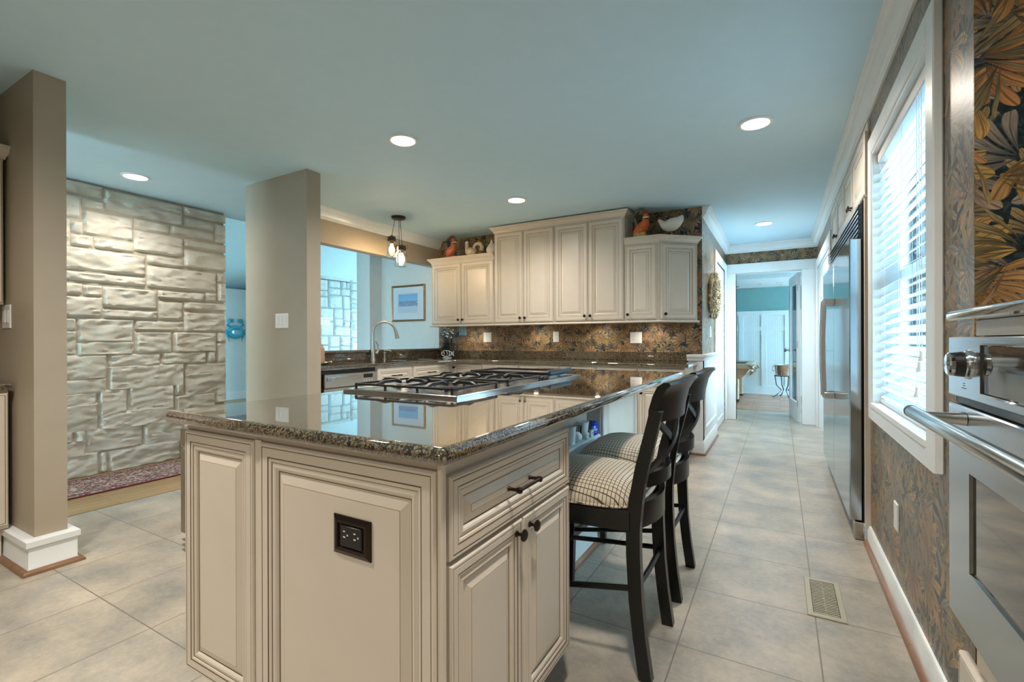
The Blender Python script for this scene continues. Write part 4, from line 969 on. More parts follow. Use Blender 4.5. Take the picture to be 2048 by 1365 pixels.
    MB(T).tube([(.232, -.172, .29), (.236, 0, .29), (.232, .172, .29)], .010, 10).build('stretcher', m_blackwood, t)
    MB(T).bar([(-.204, -.225, .20), (-.204, .225, .20)], .010, .014).build('footrest', m_blackwood, t, smooth=30)
    return t
st = stool(-.652, 1.755, 'black wooden bar stool with checked seat, nearer of the two')
copy_thing(st, (.0, .545, 0), 'black wooden bar stool with checked seat, farther of the two')
# ================================================================== SMALL THINGS ON THE ISLAND LEDGE
m_cup = mat('white_foam_cup', rgb(226, 234, 236), .5, var=.02); m_clearp = glass('clear_plastic', (.9, .96, .98, 1)); m_blue = mat('blue_plastic', rgb(16, 62, 190), .25, var=.1); m_label = mat('pale_label', rgb(150, 190, 236), .4); m_pink = mat('pink_label', rgb(214, 120, 190), .4)
def cup(x, y, r0, r1, h, label, m=m_cup, name='paper_cup', cat='cup', z=.6062):
    b = MB(); b.lathe([(r0, z), (r0+.001, z+.003), (r1, z+h-.004), (r1+.003, z+h-.002), (r1+.002, z+h), (r1-.002, z+h-.001), (r0-.002, z+.004), (.001, z+.004)], (x, y, 0), 18, cap=False)
    b.lathe([(.001, z), (r0, z)], (x, y, 0), 18, cap=False)
    return tag(b.build(name, m, smooth=40), label, cat)
cup(-.91, 2.20, .018, .025, .092, 'tall white tumbler on the island ledge nearest the drawer')
cup(-.91, 2.365, .021, .031, .090, 'white tapered cup on the island ledge beside the blue jar')
cup(-.912, 2.428, .021, .029, .080, 'clear plastic cup touching the blue jar on the island ledge', m_clearp, 'plastic_cup')
cup(-.915, 2.30, .018, .022, .075, 'small clear bottle between the cups on the island ledge', m_clearp, 'plastic_bottle', 'bottle')
m_roll = m_cup
b = MB(); b.lathe([(.024, 0), (.026, .004), (.026, .04), (.024, .044), (.008, .044), (.008, 0)], (-.902, 2.225, .6335), 18, 0, 'y'); tag(b.build('tape_roll', m_roll, smooth=40), 'white roll lying on its rim before the tall tumbler', 'roll')
for k, y in enumerate((2.358, 2.425)):
    b = MB(); b.lathe([(.017, 0), (.018, .002), (.018, .012), (.016, .014), (.011, .014), (.011, .006), (.001, .006)], (-.892, y, .6245), 16, 0, 'x'); tag(b.build('bottle_cap', m_cup, smooth=40), ('white round cap lying under the tapered cup, left of two', 'white round cap lying under the tapered cup, right of two')[k], 'cap')
jx, jy = -.909, 2.497
t = thing('gel_jar', 'deep blue plastic jar with a pale label on the island ledge', 'jar', (jx, jy-.006, .6062))
jy -= .006
b = MB(); b.lathe([(.028, .6064), (.0335, .611), (.0335, .645), (.028, .655), (.027, .657)], (jx, jy, 0), 20); b.build('body', m_blue, t)
b = MB(); b.lathe([(.029, .658), (.030, .66), (.028, .676), (.022, .680), (.001, .680)], (jx, jy, 0), 20); b.build('lid', m_blue, t)
def strip(r, z0, z1, a0, a1, c, n=10):
    vs = []
    for k in range(n+1):
        q = R(a0+(a1-a0)*k/n); vs += [(c[0]+r*math.cos(q), c[1]+r*math.sin(q), z0), (c[0]+r*math.cos(q), c[1]+r*math.sin(q), z1)]
    return MB().add(vs, [(2*k, 2*k+2, 2*k+3, 2*k+1) for k in range(n)])
strip(.0340, .628, .643, -110, 0, (jx, jy)).build('label', m_label, t); strip(.0343, .619, .623, -100, -15, (jx, jy)).build('label_stripe', m_pink, t)
# ================================================================== PENDANT
pn = thing('pendant_light', 'cluster pendant of three glass jar lamps hanging before the pass-through', 'pendant light', (-3.57, 3.82, H-.001))
MB().lathe([(.001, H-.034), (.03, H-.034), (.066, H-.026), (.075, H-.016), (.075, H-.0006)], (-3.57, 3.82, 0), 28).build('canopy', m_bronze, pn)
m_bulb = emit('bulb_glow', (1.0, .74, .42, 1), 26.0)
m_pewter = mat('aged_pewter', rgb(92, 84, 76), .4, .8, .15)
jl = []
for x, y, zt in ((-3.622, 3.771, 2.232), (-3.505, 3.80, 2.125), (-3.615, 3.878, 2.145)):
    MB().cyl((x*.55-3.57*.45, y*.55+3.82*.45, H-.03), (x, y, zt+.02), .0026, n=8).build('cord', m_bronze, pn)
    b = MB(); b.lathe([(.012, zt+.03), (.02, zt+.02), (.042, zt+.012), (.045, zt+.004), (.045, zt-.026), (.047, zt-.030), (.047, zt-.034), (.04, zt-.034), (.04, zt)], (x, y, 0), 22); c_ = b.build('jar_cap', m_pewter, pn)
    b = MB(); b.tube([(x-.047, y-.02, zt-.012), (x-.062, y-.026, zt-.012), (x-.062, y-.026, zt+.018), (x, y, zt+.022), (x+.062, y+.026, zt+.018), (x+.062, y+.026, zt-.012), (x+.047, y+.02, zt-.012)], .0022, 6); b.build('wire_bail', m_pewter, c_)
    b = MB(); b.lathe([(.040, zt-.036), (.048, zt-.055), (.049, zt-.075), (.049, zt-.195), (.046, zt-.203), (.001, zt-.204)], (x, y, 0), 24, cap=False); b.build('glass_jar', m_glass, pn)
    MB().lathe([(.014, zt-.034), (.014, zt-.06)], (x, y, 0), 14).build('socket', m_pewter, pn)
    b = MB(); b.lathe([(.012, zt-.06), (.014, zt-.075), (.026, zt-.105), (.03, zt-.125), (.026, zt-.145), (.012, zt-.158), (.001, zt-.16)], (x, y, 0), 18); b.build('bulb', m_bulb, pn)
    ld = bpy.data.lights.new('bulb_light', 'POINT'); ld.energy = BULB_W; ld.color = (1.0, .68, .38); ld.shadow_soft_size = .035
    lo = bpy.data.objects.new('bulb_light', ld); C.objects.link(lo); lo.parent = pn; lo.location = (x+3.57, y-3.82, zt-.125-H+.001)
# ================================================================== PLATES ON THE WALLS
def plate(label, T, x, z, wd, ht, kinds, m=None, name='light_switch', cat='light switch', horizontal=False):
    # in the local frame the plate faces -Y at y = 0
    o = T @ Vector((x, 0, z))
    t = thing(name, label, cat, o, 0, 'wall plates')
    m = m or m_plate
    b = MB(T); b.panel(x-wd/2, x+wd/2, z-ht/2, z+ht/2, [(0, 0, 0), (0, .003, 0), (.004, .006, 0)], y=-.0004); b.build('cover_plate', m, t, smooth=0)
    n = len(kinds)
    for k, q in enumerate(kinds):
        cx = x+(k-(n-1)/2)*.046
        b = MB(T)
        if q == 's': b.panel(cx-.016, cx+.016, z-.033, z+.033, [(0, .0055, 0), (0, .0075, 0), (.002, .009, 0), (.012, .0075, 0)]); b.build('rocker', m, t, smooth=0)
        elif q == 'o':
            b.panel(cx-.017, cx+.017, z-.034, z+.034, [(0, .0055, 0), (0, .008, 0), (.002, .0085, 0)])
            oo = b.build('receptacle', m, t, smooth=0)
            for dz in (-.018, .018):
                b = MB(T)
                for dx in (-.007, .005): b.box(cx+dx, cx+dx+.002, -.0092, -.0086, z+dz-.005, z+dz+.005)
                b.build('slots', m_slot, oo, smooth=0)
    return t
TB = frame((0, 5.04, 0))
m_bluep = mat('brushed_blue_plate', rgb(150, 184, 200), .25, .3)
plate('pale blue metal double plate under the left wall cabinet', TB, -3.60, 1.262, .115, .125, ['o', 's'], m_bluep)
plate('white double rocker switch plate on the leaf wallpaper splash, left', TB, -3.215, 1.171, .118, .125, ['s', 's'])
plate('white single outlet on the leaf wallpaper splash, middle', TB, -2.268, 1.171, .075, .122, ['o'], name='wall_outlet', cat='outlet')
plate('white outlet and switch plate on the leaf wallpaper splash, right', TB, -1.335, 1.155, .125, .122, ['o', 's'])
plate('white triple rocker switch plate on the beige partition wall', frame((0, 2.395, 0)), -3.492, 1.292, .165, .118, ['s', 's', 's'])
plate('white switch plate beside the left wall cabinet at the frame edge', frame((0, .855, 0)), -3.56, 1.262, .118, .125, ['s', 's'])
plate('white blank wall plate low on the wallpaper beneath the window', frame((WX, 0, 0), -PI/2), -2.565, .37, .075, .118, [], name='wall_plate', cat='wall plate')
plate('white switch plate under the round wreath in the hall', frame((-.6728, 0, 0), PI/2), 5.66, 1.22, .075, .12, ['s'])
# ================================================================== WREATH
random.seed(5)
t = thing('wreath', 'round pale wreath of dried pods on the hall wallpaper', 'wreath', (-.672, 5.66, 1.62))
m_pod = mat('dried_pod', rgb(194, 180, 146), .75, var=.22, scale=14)
b = MB(); c0 = Vector((-.628, 5.66, 1.62))
for k in range(430):
    a = random.random()*2*PI; q = random.uniform(-.25, 1.25)*PI; rr = .072*random.uniform(.75, 1.05)
    R0 = .175; rad = Vector((0, math.cos(a), math.sin(a))); ctr = c0+rad*R0
    p = ctr+rad*(rr*1.15*math.cos(q))+Vector((rr*.62*math.sin(q), 0, 0))
    d = Vector((random.uniform(-.2, .6), random.uniform(-1, 1), random.uniform(-1, 1))).normalized()*random.uniform(.016, .026)
    b.tube([p-d, p-d*.5, p+d*.5, p+d], [.003, .0085, .0085, .003], 6)
b.build('pods', m_pod, t, smooth=60)
b = MB(); b.tube([c0+Vector((-.022, .175*math.cos(2*PI*k/28), .175*math.sin(2*PI*k/28))) for k in range(28)], .022, 8, closed=True); b.build('ring', m_wood, t)
# ================================================================== FRAMED PICTURE, CRAB MIRROR, MANTEL
m_gold = mat('bronze_gilt_frame', rgb(150, 124, 92), .35, .6, .12)
def picture_art():
    t = NT('winter_town_print'); p = t.obj(); sp = t.n('ShaderNodeSeparateXYZ'); t.l(p, sp.inputs[0])
    n = t.noise(p, 12, 4); n2 = t.noise(t.scale(p, 60, 1, 26), 1, 3)
    sky = t.ramp(t.m('ADD', sp.outputs['Z'], t.m('MULTIPLY_ADD', n, .1, -.05)), [(.0, rgb(214, 232, 244)), (.16, rgb(150, 204, 236)), (.42, rgb(82, 162, 218))])
    hz = t.m('MULTIPLY', t.m('LESS_THAN', t.m('ABSOLUTE', t.m('SUBTRACT', sp.outputs['Z'], .118)), t.m('MULTIPLY_ADD', n2, .07, .006)), t.m('GREATER_THAN', n2, .42))
    c = t.mix(t.m('MULTIPLY', hz, .75), sky, rgb(128, 138, 178))
    gnd = t.m('LESS_THAN', sp.outputs['Z'], .085)
    t.col(t.mix(gnd, c, rgb(206, 222, 236))); t.set(Roughness=.4); return t.mat
m_mat = mat('white_mat_board', rgb(226, 236, 242), .7, var=.01)
m_argl = glass('picture_glass'); [setattr(n.inputs[0], 'default_value', 1.12) for n in m_argl.node_tree.nodes if n.bl_idname == 'ShaderNodeFresnel']
t = thing('framed_picture', 'framed blue winter print on the wall beyond the pass-through', 'picture', (-4.525, 5.039, 1.40))
T = frame((0, 5.0395, 0))
b = MB(T); b.panel(-4.83, -4.222, 1.402, 1.91, [(0, 0, 0), (0, .022, 0), (.008, .026, 0), (.02, .02, 0), (.024, .012, 0)], cap=0); b.build('picture_frame', m_gold, t, smooth=0)
b = MB(T); b.panel(-4.803, -4.249, 1.429, 1.883, [(0, .0122, 0), (.001, .0135, 0), (.088, .0135, 0), (.0895, .012, 1)], cap=1); b.build('mat_board', [m_mat, m_glaze2], t, smooth=0)
b = MB(frame((-4.526, 5.0395, 1.53))); b.box(-.175, .175, -.0136, -.0125, -.005, .255); ar = b.build('print', picture_art(), t, smooth=0)
for v in ar.data.vertices: v.co -= Vector((0, 0, 1.53-1.40))
ar.location = (0, 0, .13)
ROOT[ar] = frame((-4.525, 5.039, 1.53))
b = MB(); b.box(-4.807, -4.245, 5.0235, 5.0245, 1.425, 1.887); b.build('glazing', m_argl, t, smooth=0)
# crab-shaped mirror on the far wall
t = thing('crab_mirror', 'turquoise crab-shaped mirror on the far living room wall', 'mirror', (-9.199, 5.31, 1.31))
m_turq = mat('turquoise_paint', rgb(66, 174, 204), .45, var=.12)
cx, cy, cz = -9.178, 5.31, 1.31
b = MB(); b.tube([(cx, cy+.115*math.cos(2*PI*k/28), cz+.085*math.sin(2*PI*k/28)) for k in range(28)], .045, 8, closed=True); b.build('crab_shell', m_turq, t)
for s_ in (-1, 1):
    b = MB()
    b.tube([(cx, cy+s_*.09, cz+.09), (cx, cy+s_*.15, cz+.14), (cx, cy+s_*.12, cz+.20)], [.02, .024, .02], 8)
    b.tube([(cx, cy+s_*.13, cz+.18), (cx, cy+s_*.10, cz+.235), (cx, cy+s_*.03, cz+.235)], [.032, .028, .006], 8)
    b.tube([(cx, cy+s_*.11, cz+.19), (cx, cy+s_*.06, cz+.20), (cx, cy+s_*.02, cz+.205)], [.02, .014, .004], 8)
    b.build('claw', m_turq, t)
    for k, (dz, e) in enumerate(((.03, .02), (-.02, -.03), (-.06, -.09), (-.085, -.15))):
        MB().tube([(cx, cy+s_*.12, cz+dz), (cx, cy+s_*(.19-.02*k), cz+dz+.01), (cx, cy+s_*(.21-.03*k), cz+e-.03)], [.018, .015, .005], 8).build('crab_leg', m_turq, t)
b = MB(); b.lathe([(.001, 0), (.09, 0), (.09, .006), (.001, .006)], (cx, cy, cz), 28, 0, 'x'); mm = b.build('mirror_glass', mat('mirror_silver', rgb(230, 238, 240), .03, 1), t)
t = thing('mantel_shelf', 'pale carved mantel shelf on the fireplace stone beyond the pass-through', 'mantel', (-8.45, 6.5, 1.47))
b = MB(); b.bbox(-8.57, -8.32, 5.75, 6.90, 1.585, 1.63, .006); b.build('shelf', m_trim, t)
b = MB(); b.bbox(-8.57, -8.36, 5.80, 6.86, 1.47, 1.585, .004); fz = b.build('frieze', m_trim, t)
for k in range(12): b = MB(); b.box(-8.361, -8.356, 5.84+k*.085, 5.88+k*.085, 1.52, 1.54); b.build('dentil', m_pale, fz, smooth=0)
# ================================================================== VASE WITH PEARL STEMS, FISH TRIVET
t = thing('corner_vase', 'dark glass vase of black stems with pearl tips in the counter corner', 'vase', (-3.70, 4.86, .9155))
m_dkv = mat('smoked_glass', rgb(28, 32, 34), .08, 0, .1, Coat_Weight=.8)
b = MB(); b.slab(rrect(-3.775, -3.625, 4.80, 4.92, .02, 3), [(0, .9156), (0, .93), (.008, 1.0), (0, 1.10), (.006, 1.10), (.012, 1.0), (.01, .93)]); b.build('body', m_dkv, t)
random.seed(3)
for k in range(22):
    a = random.uniform(0, 2*PI); r_ = random.uniform(.02, .075); x, y, z = -3.70+r_*math.cos(a)*1.1, 4.86+r_*math.sin(a)*.8, 1.30-random.uniform(.0, .13)
    b = MB(); b.cyl((-3.70+(x+3.70)*.5, 4.86+(y-4.86)*.5, .95), (x, y, z), .003, n=6); s_ = b.build('stem', m_black, t)
    MB().ell((x, y, z), (.010, .010, .010), 10, 7).build('pearl', m_plate, s_)
b = MB(); vs = []
T = frame((-3.60, 4.70, .9158))
def fish_outline(n=40):
    P = []
    for k in range(n):
        q = 2*PI*k/n; x = .082*math.cos(q); y = .036*math.sin(q)*(1-.35*math.cos(q)*.6)
        P.append((x, y))
    return P
b = MB(T); P = fish_outline()
b.tube([(p[0], 0, .055+p[1]) for p in P], .0045, 8, closed=True, upv=(0, 1, 0))
b.tube([(.072, 0, .055), (.108, 0, .085), (.098, 0, .055), (.108, 0, .025), (.072, 0, .055)], .0042, 8, upv=(0, 1, 0))
b.tube([(-.05, 0, .078), (-.035, 0, .055), (-.05, 0, .032)], .003, 6, upv=(0, 1, 0))
b.tube([(-.01, 0, .088), (.01, 0, .055), (-.01, 0, .022)], .003, 6, upv=(0, 1, 0)); b.tube([(.03, 0, .08), (.045, 0, .055), (.03, 0, .03)], .003, 6, upv=(0, 1, 0))
b.ell((-.06, 0, .062), (.006, .006, .006), 8, 6); b.tube([(-.05, 0, .004), (0, 0, .006), (.06, 0, .004)], .004, 8, upv=(0, 1, 0)); b.tube([(0, 0, .005), (0, 0, .02)], .004, 8, upv=(0, 1, 0))
b.bbox(-.06, .065, -.02, .02, 0, .004, .001)
tag(b.build('fish_ornament', mat('silvered_wire', rgb(226, 226, 224), .3, .5)), 'silver wire fish ornament standing on the corner of the counter', 'ornament')
# ================================================================== CERAMIC BIRDS ON THE CABINETS
def loft(b, pts, n=16, mt=0):
    # Catmull-Rom resampling of centre line and radii
    F = [tuple(p[0])+tuple(p[1]) for p in pts]; out = []
    for i in range(len(F)-1):
        p0, p1, p2, p3 = F[max(i-1, 0)], F[i], F[i+1], F[min(i+2, len(F)-1)]
        for k in range(4):
            u = k/4
            out.append([.5*(2*b1+(c-a)*u+(2*a-5*b1+4*c-d)*u*u+(3*b1-a-3*c+d)*u**3) for a, b1, c, d in zip(p0, p1, p2, p3)])
    out.append(list(F[-1]))
    b.tube([q[:3] for q in out], [(max(q[3], .001), max(q[4], .001)) for q in out], n, mt)
m_terra = mat('terracotta_glaze', rgb(196, 112, 78), .35, var=.25, scale=22); m_orange = mat('orange_glaze', rgb(206, 98, 44), .3, var=.3, scale=26)
m_white = mat('white_glaze', rgb(228, 224, 212), .25, var=.04); m_creamg = mat('cream_glaze', rgb(206, 190, 160), .3, var=.12, scale=18); m_red = mat('red_glaze', rgb(160, 62, 46), .35, var=.15); m_straw = mat('straw_base', rgb(186, 160, 92), .8, var=.2, scale=40); m_grey = mat('grey_glaze', rgb(112, 112, 102), .4, var=.25, scale=30)
def bird(name, label, cat, o, parts, loc):
    t = thing(name, label, cat, loc)
    return t
# tall terracotta rooster, far left
zc = 2.160
def rooster_tall(x, y, z, s, label, body, face=1, basem=None):
    t = thing('ceramic_rooster', label, 'figurine', (x, y, z))
    q = lambda a, c, h: (x+face*a*s*.78, y+c*s, z+h*s)
    b = MB(); loft(b, [(q(-.10, 0, .03), (.010*s, .012*s)), (q(-.085, 0, .05), (.040*s, .038*s)), (q(-.05, 0, .075), (.056*s, .054*s)), (q(-.01, 0, .105), (.058*s, .056*s)), (q(.025, 0, .145), (.046*s, .044*s)), (q(.038, 0, .185), (.033*s, .032*s)), (q(.036, 0, .215), (.027*s, .027*s)), (q(.04, 0, .238), (.024*s, .022*s)), (q(.045, 0, .252), (.010*s, .010*s))]); b.build('body', body, t)
    b = MB(); b.lathe([(.030*s, z+.196*s), (.034*s, z+.202*s), (.031*s, z+.210*s)], (q(.037, 0, 0)[0], y, 0), 16); b.build('collar', m_white, t)
    b = MB(); loft(b, [(q(.055, 0, .222), (.014*s, .012*s)), (q(.085, 0, .212), (.003*s, .003*s))], 8); b.build('beak', m_straw, t)
    b = MB(); loft(b, [(q(.07, 0, .236), (.004*s, .008*s)), (q(.05, 0, .262), (.006*s, .014*s)), (q(.02, 0, .258), (.006*s, .014*s)), (q(.0, 0, .235), (.004*s, .008*s))], 8); b.build('comb', m_red, t)
    for k in range(4):
        b = MB(); w_ = -.03+.02*k; loft(b, [(q(-.06, w_*.5, .10), (.014*s, .010*s)), (q(-.09, w_, .19), (.014*s, .009*s)), (q(-.085, w_, .25), (.013*s, .008*s)), (q(-.03, w_, .275+.008*k), (.010*s, .007*s)), (q(.02, w_, .262+.008*k), (.004*s, .004*s))], 8); b.build('tail_feather', m_grey, t)
    b = MB(); b.slab([(x-.085*s, y-.045*s), (x+(.035 if basem else .07)*s, y-.045*s), (x+(.035 if basem else .07)*s, y+.045*s), (x-.085*s, y+.045*s)], [(0, z+.0004), (0, z+(.048 if basem else .016)*s), (.006*s, z+(.056 if basem else .024)*s)]); b.build('base', basem or body, t)
    return t
rooster_tall(-3.56, 4.765, zc, .95, 'terracotta rooster ornament, leftmost on the short wall cabinet', m_terra, 1)
t = thing('ceramic_rooster', 'cream rooster ornament with a curled tail on the short wall cabinet', 'figurine', (-3.26, 4.765, zc))
x, y, z = -3.28, 4.765, zc
b = MB(); loft(b, [((x+.075, y, z+.075), (.01, .01)), ((x+.055, y, z+.06), (.045, .038)), ((x+.01, y, z+.055), (.056, .054)), ((x-.03, y, z+.065), (.045, .05)), ((x-.052, y, z+.105), (.025, .026)), ((x-.056, y, z+.145), (.019, .019)), ((x-.06, y, z+.168), (.012, .012))]); b.build('body', m_creamg, t)
b = MB(); loft(b, [((x-.072, y, z+.150), (.008, .007)), ((x-.10, y, z+.140), (.002, .002))], 8); b.build('beak', m_straw, t)
b = MB(); [b.ell((x-.075+.016*k, y, z+.172+.006*(k == 1)), (.011, .006, .015), 8, 6) for k in range(3)]; b.build('comb', m_white, t)
b = MB(); b.tube([(x+.10+.055*math.cos(R(230-k*30)), y+.002*k, z+.098+.05*math.sin(R(230-k*30))) for k in range(10)], [.016+.0012*k for k in range(10)], 10, upv=(0, 1, 0)); b.build('tail', m_creamg, t)
b = MB(); b.lathe([(.05, z+.0004), (.05, z+.008), (.04, z+.014)], (x+.01, y, 0), 18); b.build('base', m_grey, t)
t = thing('ceramic_garlic', 'white garlic-bulb ornament at the right end of the short cabinet', 'figurine', (-2.985, 4.775, zc))
b = MB(); N = 40; prof = [(.03, 0), (.052, .008), (.067, .035), (.066, .06), (.052, .088), (.032, .115), (.016, .14), (.009, .165), (.006, .172)]
vs = []
for r_, h_ in prof:
    for k in range(N):
        q = 2*PI*k/N; f = 1-.10*(1-abs(math.sin(q*3.5)))**2*(1 if h_ < .13 else .3); vs.append((-2.985+r_*f*math.cos(q), 4.775+r_*f*math.sin(q), zc+.0004+h_))
b.add(vs, [(j*N+k, j*N+(k+1) % N, j*N+N+(k+1) % N, j*N+N+k) for j in range(len(prof)-1) for k in range(N)]+[tuple(range(N-1, -1, -1)), tuple(range((len(prof)-1)*N, len(prof)*N))]); b.build('bulb', m_white, t)
zc = 2.1545
t = rooster_tall(-1.195, 4.78, zc, 1.0, 'orange rooster ornament beside the tall cabinet, on a straw base', m_orange, 1, m_straw)
t = thing('ceramic_hen', 'white hen ornament standing on the angled wall cabinet', 'figurine', (-.945, 4.85, zc))
x, y, z = -.935, 4.85, zc
b = MB(); loft(b, [((x+.108, y, z+.200), (.004, .008)), ((x+.098, y, z+.180), (.012, .026)), ((x+.075, y, z+.152), (.036, .046)), ((x+.035, y, z+.128), (.056, .062)), ((x-.01, y, z+.115), (.062, .064)), ((x-.05, y, z+.118), (.050, .052)), ((x-.08, y, z+.138), (.032, .034)), ((x-.098, y, z+.158), (.022, .023)), ((x-.114, y, z+.172), (.017, .017)), ((x-.126, y, z+.178), (.008, .008))], 16); b.build('body', m_white, t)
b = MB(); loft(b, [((x-.122, y, z+.168), (.009, .008)), ((x-.146, y, z+.150), (.002, .002))], 8); b.build('beak', m_orange, t)
b = MB(); loft(b, [((x-.128, y, z+.186), (.004, .005)), ((x-.112, y, z+.196), (.006, .011)), ((x-.092, y, z+.184), (.004, .006))], 8); loft(b, [((x-.126, y, z+.155), (.005, .006)), ((x-.122, y, z+.135), (.006, .008))], 8); b.build('comb', m_red, t)
b = MB(); b.tube([(x+.005, y-.012, z+.004), (x+.005, y-.012, z+.06)], .005, 8); b.tube([(x+.005, y+.012, z+.004), (x+.005, y+.012, z+.06)], .005, 8); b.lathe([(.035, z+.0004), (.035, z+.006), (.03, z+.008)], (x+.005, y, 0), 16); b.build('stand', m_straw, t)
# ================================================================== FLOOR THINGS
t = thing('floor_vent', 'beige metal floor register in the aisle tiles', 'floor vent', (.165, 2.45, 0))
m_vent = mat('beige_enamel', rgb(176, 172, 150), .4, .1, .03)
b = MB(); b.panel(0, .138, 0, .352, [(0, 0, 0), (0, .003, 0), (.003, .006, 0), (.022, .006, 0), (.024, .003, 1)], cap=1)
b.v = [Vector((.096+p.x, 2.274+p.z, .0006-p.y)) for p in b.v]; b.f = [f[::-1] for f in b.f]; b.build('frame', [m_vent, m_slot], t, smooth=0)
b = MB()
for k in range(21): b.box(.120, .210, 2.301+k*.0145, 2.3085+k*.0145, .0045, .0064)
b.box(.163, .167, 2.298, 2.602, .0036, .0046); b.build('louvres', m_vent, t, smooth=0)
def rug_mat():
    t = NT('persian_rug'); p = t.pos(); sp = t.n('ShaderNodeSeparateXYZ'); t.l(p, sp.inputs[0])
    vo = t.n('ShaderNodeTexVoronoi'); vo.inputs['Scale'].default_value = 24; t.l(p, vo.inputs['Vector']); n = t.noise(p, 60, 5, .7)
    f = t.m('ADD', t.m('MULTIPLY', vo.outputs['Distance'], .7), t.m('MULTIPLY', n, .6))
    c = t.ramp(f, [(.3, rgb(206, 188, 172)), (.42, rgb(140, 92, 84)), (.5, rgb(190, 172, 160)), (.56, rgb(110, 44, 44)), (.68, rgb(70, 58, 66)), (.78, rgb(176, 154, 138))])
    e = t.m('ABSOLUTE', t.m('ADD', sp.outputs['X'], 4.66)); ed = t.m('GREATER_THAN', e, .262); e2 = t.m('MULTIPLY', t.m('GREATER_THAN', e, .20), t.m('LESS_THAN', e, .215))
    c = t.mix(e2, c, rgb(96, 36, 38)); t.col(t.mix(ed, c, rgb(104, 30, 40))); t.set(Roughness=.95); t.bump(n, .4, .004); return t.mat
b = MB(); b.bbox(-4.94, -4.38, .4, 4.3, .0045, .014, .004)
tag(b.build('runner_rug', rug_mat()), 'dark red patterned runner rug along the painted stone wall', 'rug')
# ================================================================== CABINETS AT THE LEFT EDGE
t = thing('wall_cabinet', 'cream wall cabinet cut off at the left edge of the picture', 'cabinet', (-3.7, .4, ZB), PI/2, 'cream wall cabinets')
b = MB(); b.box(-3.869, -3.555, .0, .838, ZB, 2.09); b.build('body', m_cream, t, smooth=0)
doors(t, frame((-3.555, 0, 0), PI/2), [('door', .01, .41, ZB+.012, 2.075, (.38, ZB+.06)), ('door', .416, .83, ZB+.012, 2.075, (.45, ZB+.06))])
b = MB(); cornice(b, [(-3.555, .0), (-3.555, .838), (-3.869, .838)], 2.09); b.build('cornice', m_cream, t, smooth=30)
t = thing('base_cabinet', 'cream base cabinet cut off at the left edge of the picture', 'cabinet', (-3.6, .3, 0), PI/2, 'cream base cabinets')
b = MB(); b.box(-3.869, -3.46, .0, .832, .17, .8795); b.box(-3.869, -3.50, .0, .815, .001, .17); b.build('body', m_cream, t, smooth=0)
doors(t, frame((-3.46, 0, 0), PI/2), [('door', .425, .827, .19, .865, (.46, .8)), ('door', .02, .415, .19, .865, (.37, .8))])
b = MB(); counter(b, [(-3.869, 0), (-3.43, 0), (-3.43, .838), (-3.869, .838)], .915); tag(b.build('side_countertop', m_granite2, smooth=40), 'dark granite top of the base cabinet at the left edge', 'countertop')
# ================================================================== GAMES ROOM FURNITURE
t = thing('pool_table', 'pale wooden pool table end seen through the hall doorway', 'pool table', (-1.2, 9.9, .003))
m_pale2 = mat('pale_ash_wood', rgb(206, 178, 146), .4, var=.1, scale=3); m_felt = mat('grey_green_felt', rgb(72, 84, 92), .9, var=.05); m_net = mat('leather_pocket', rgb(204, 190, 172), .6, var=.15)
X1, Y0, Y1 = -.42, 9.42, 11.0
b = MB(); b.bbox(-1.75, X1, Y0, Y0+.14, .60, .695, .015); b.bbox(-1.75, X1, Y1-.14, Y1, .60, .695, .015); b.bbox(X1-.14, X1, Y0+.14, Y1-.14, .60, .695, .015); b.bbox(-1.75, -1.61, Y0+.14, Y1-.14, .60, .695, .015); b.build('rail', m_pale2, t)
b = MB(); b.box(-1.62, X1-.13, Y0+.13, Y1-.13, .62, .675); b.build('playing_surface', m_felt, t, smooth=0)
b = MB(); b.slab([(-1.68, Y0+.06), (X1-.06, Y0+.06), (X1-.06, Y1-.06), (-1.68, Y1-.06)], [(.16, .40), (.06, .50), (0, .5995)]); b.build('cabinet_apron', m_pale2, t, smooth=0)
for x, y in ((X1-.30, Y0+.24), (X1-.30, Y1-.3), (-1.5, Y0+.24), (-1.5, Y1-.3)):
    b = MB(); b.bbox(x-.06, x+.06, y-.09, y+.09, .03, .42, .01); lg = b.build('leg', m_pale2, t)
    MB().bbox(x-.07, x+.07, y-.1, y+.1, .0035, .03, .004).build('foot_pad', m_black, lg)
for y in (Y0+.02, Y1-.1):
    b = MB(); b.tube([(X1-.05, y, .69), (X1+.02, y-.02, .66), (X1+.01, y-.01, .58), (X1-.04, y+.02, .50)], [(.06, .03), (.075, .045), (.06, .05), (.02, .02)], 10); b.build('pocket', m_net, t)
t = thing('ice_bucket_stand', 'steel party tub on a black wrought iron stand in the games room', 'beverage tub', (.09, 10.62, .003))
cx, cy = .085, 10.62
b = MB(); b.lathe([(.15, .44), (.165, .45), (.188, .63), (.195, .64), (.19, .645), (.182, .63), (.158, .455), (.001, .455)], (cx, cy, 0), 28, cap=False); b.lathe([(.001, .44), (.15, .44)], (cx, cy, 0), 28, cap=False); b.build('tub', m_chrome, t)
MB().tube([(cx+.178*math.cos(2*PI*k/28), cy+.178*math.sin(2*PI*k/28), .43) for k in range(28)], .009, 8, closed=True).build('stand_ring', m_iron, t)
for k in range(4):
    a = R(20+90*k); c_, s_ = math.cos(a), math.sin(a)
    MB().tube([(cx+c_*.178, cy+s_*.178, .43), (cx+c_*.15, cy+s_*.15, .25), (cx+c_*.06, cy+s_*.06, .15), (cx+c_*.14, cy+s_*.14, .06), (cx+c_*.21, cy+s_*.21, .012), (cx+c_*.235, cy+s_*.235, .03)], .0095, 8).build('leg', m_iron, t)
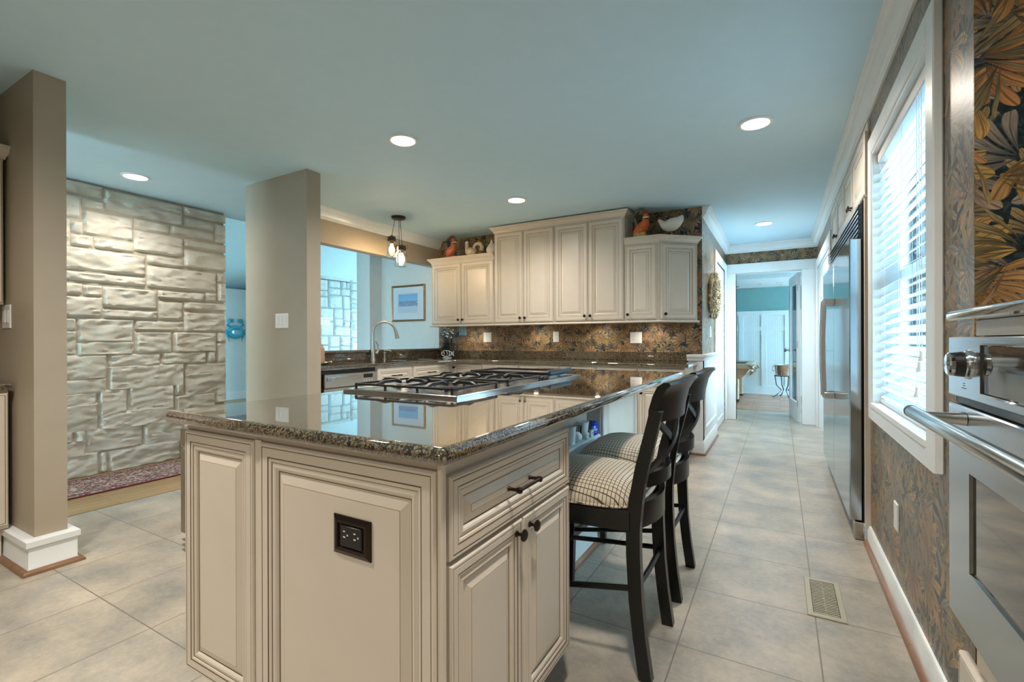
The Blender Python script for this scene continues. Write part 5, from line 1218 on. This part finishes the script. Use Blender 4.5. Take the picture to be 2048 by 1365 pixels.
for k in range(2):
    a = R(155+180*k); c_, s_ = math.cos(a), math.sin(a)
    MB().tube([(cx+c_*.188, cy+s_*.188, .60), (cx+c_*.23, cy+s_*.23, .60), (cx+c_*.235, cy+s_*.235, .53), (cx+c_*.20, cy+s_*.20, .50)], .006, 8).build('tub_handle', m_iron, t)
# French door swung into the games room
p0, p1 = Vector((.248, 7.505, 0)), Vector((.158, 8.275, 0)); a = math.atan2(p1.y-p0.y, p1.x-p0.x); L = (p1-p0).length
t = thing('french_door', 'white glazed door standing open into the games room', 'door', p0, a)
T = frame(p0, a); b = MB(T)
b.box(0, .11, 0, .036, .012, 2.045); b.box(L-.11, L, 0, .036, .012, 2.045); b.box(.11, L-.11, 0, .036, .012, .26); b.box(.11, L-.11, 0, .036, 1.92, 2.045)
b.build('door_frame', m_trim, t, smooth=0)
MB(T).box(.11, L-.11, .014, .02, .26, 1.92).build('glass_panel', m_glass, t, smooth=0)
for s_ in (-1, 1):
    b = MB(T); b.lathe([(.03, 0), (.028, .006), (.011, .01), (.010, .035), (.026, .048), (.03, .06), (.022, .07), (.001, .072)], (L-.055, .036 if s_ > 0 else 0, .975), 18, 0, 'y' if s_ > 0 else '-y'); b.build('door_knob', m_nickel, t)
for z in (.22, 1.02, 1.80): MB(T).bbox(-.006, .03, .036, .040, z, z+.09, .001).build('hinge', m_nickel, t)
t = thing('ceiling_fan', 'grey ceiling fan blade showing at the top of the games room', 'ceiling fan', (-.95, 10.0, 2.0))
for k in range(5):
    a = R(12+72*k); T = frame((-.95, 10.0, 0), a); b = MB(T); b.slab([(.12, -.04), (.50, -.065), (.55, -.03), (.55, .03), (.50, .065), (.12, .04)], [(0, 2.10), (0, 2.108)]); b.build('fan_blade', m_grey, t, smooth=0)
MB().lathe([(.001, 2.03), (.09, 2.04), (.13, 2.09), (.13, 2.12), (.05, 2.14), (.03, 2.2195)], (-.95, 10.0, 0), 24).build('fan_motor', m_grey, t)
# ================================================================== NEIGHBOUR'S HOUSE OUTSIDE THE WINDOW
t = thing('neighbour_house', 'pale sided house outside, seen through the window blind', 'house', (9.5, 10, -.3))
m_siding = mat('pale_siding', rgb(206, 220, 228), .7, var=.03)
b = MB()
for k in range(24): b.add([(8.0, 1, -.3+k*.16), (8.0, 22, -.3+k*.16), (8.02, 22, -.14+k*.16), (8.02, 1, -.14+k*.16)], [(0, 3, 2, 1)])
b.box(8.03, 12, 1, 22, -.3, 3.55); b.build('siding', m_siding, t, smooth=0)
b = MB(); b.add([(7.6, .6, 3.5), (7.6, 22.4, 3.5), (10, 22.4, 5.2), (10, .6, 5.2), (12.4, .6, 3.5), (12.4, 22.4, 3.5)], [(0, 3, 2, 1), (3, 4, 5, 2), (0, 1, 5, 4)]); b.build('roof', m_siding, t, smooth=0)
for y in (4, 7.5, 11, 15):
    b = MB(frame((8.0, 0, 0), -PI/2)); b.panel(-y-1, -y, .9, 2.3, [(0, .0, 0), (0, .05, 0), (.08, .05, 0), (.08, .02, 1)], cap=1); b.build('house_window', [m_trim, m_bluep], t, smooth=0)
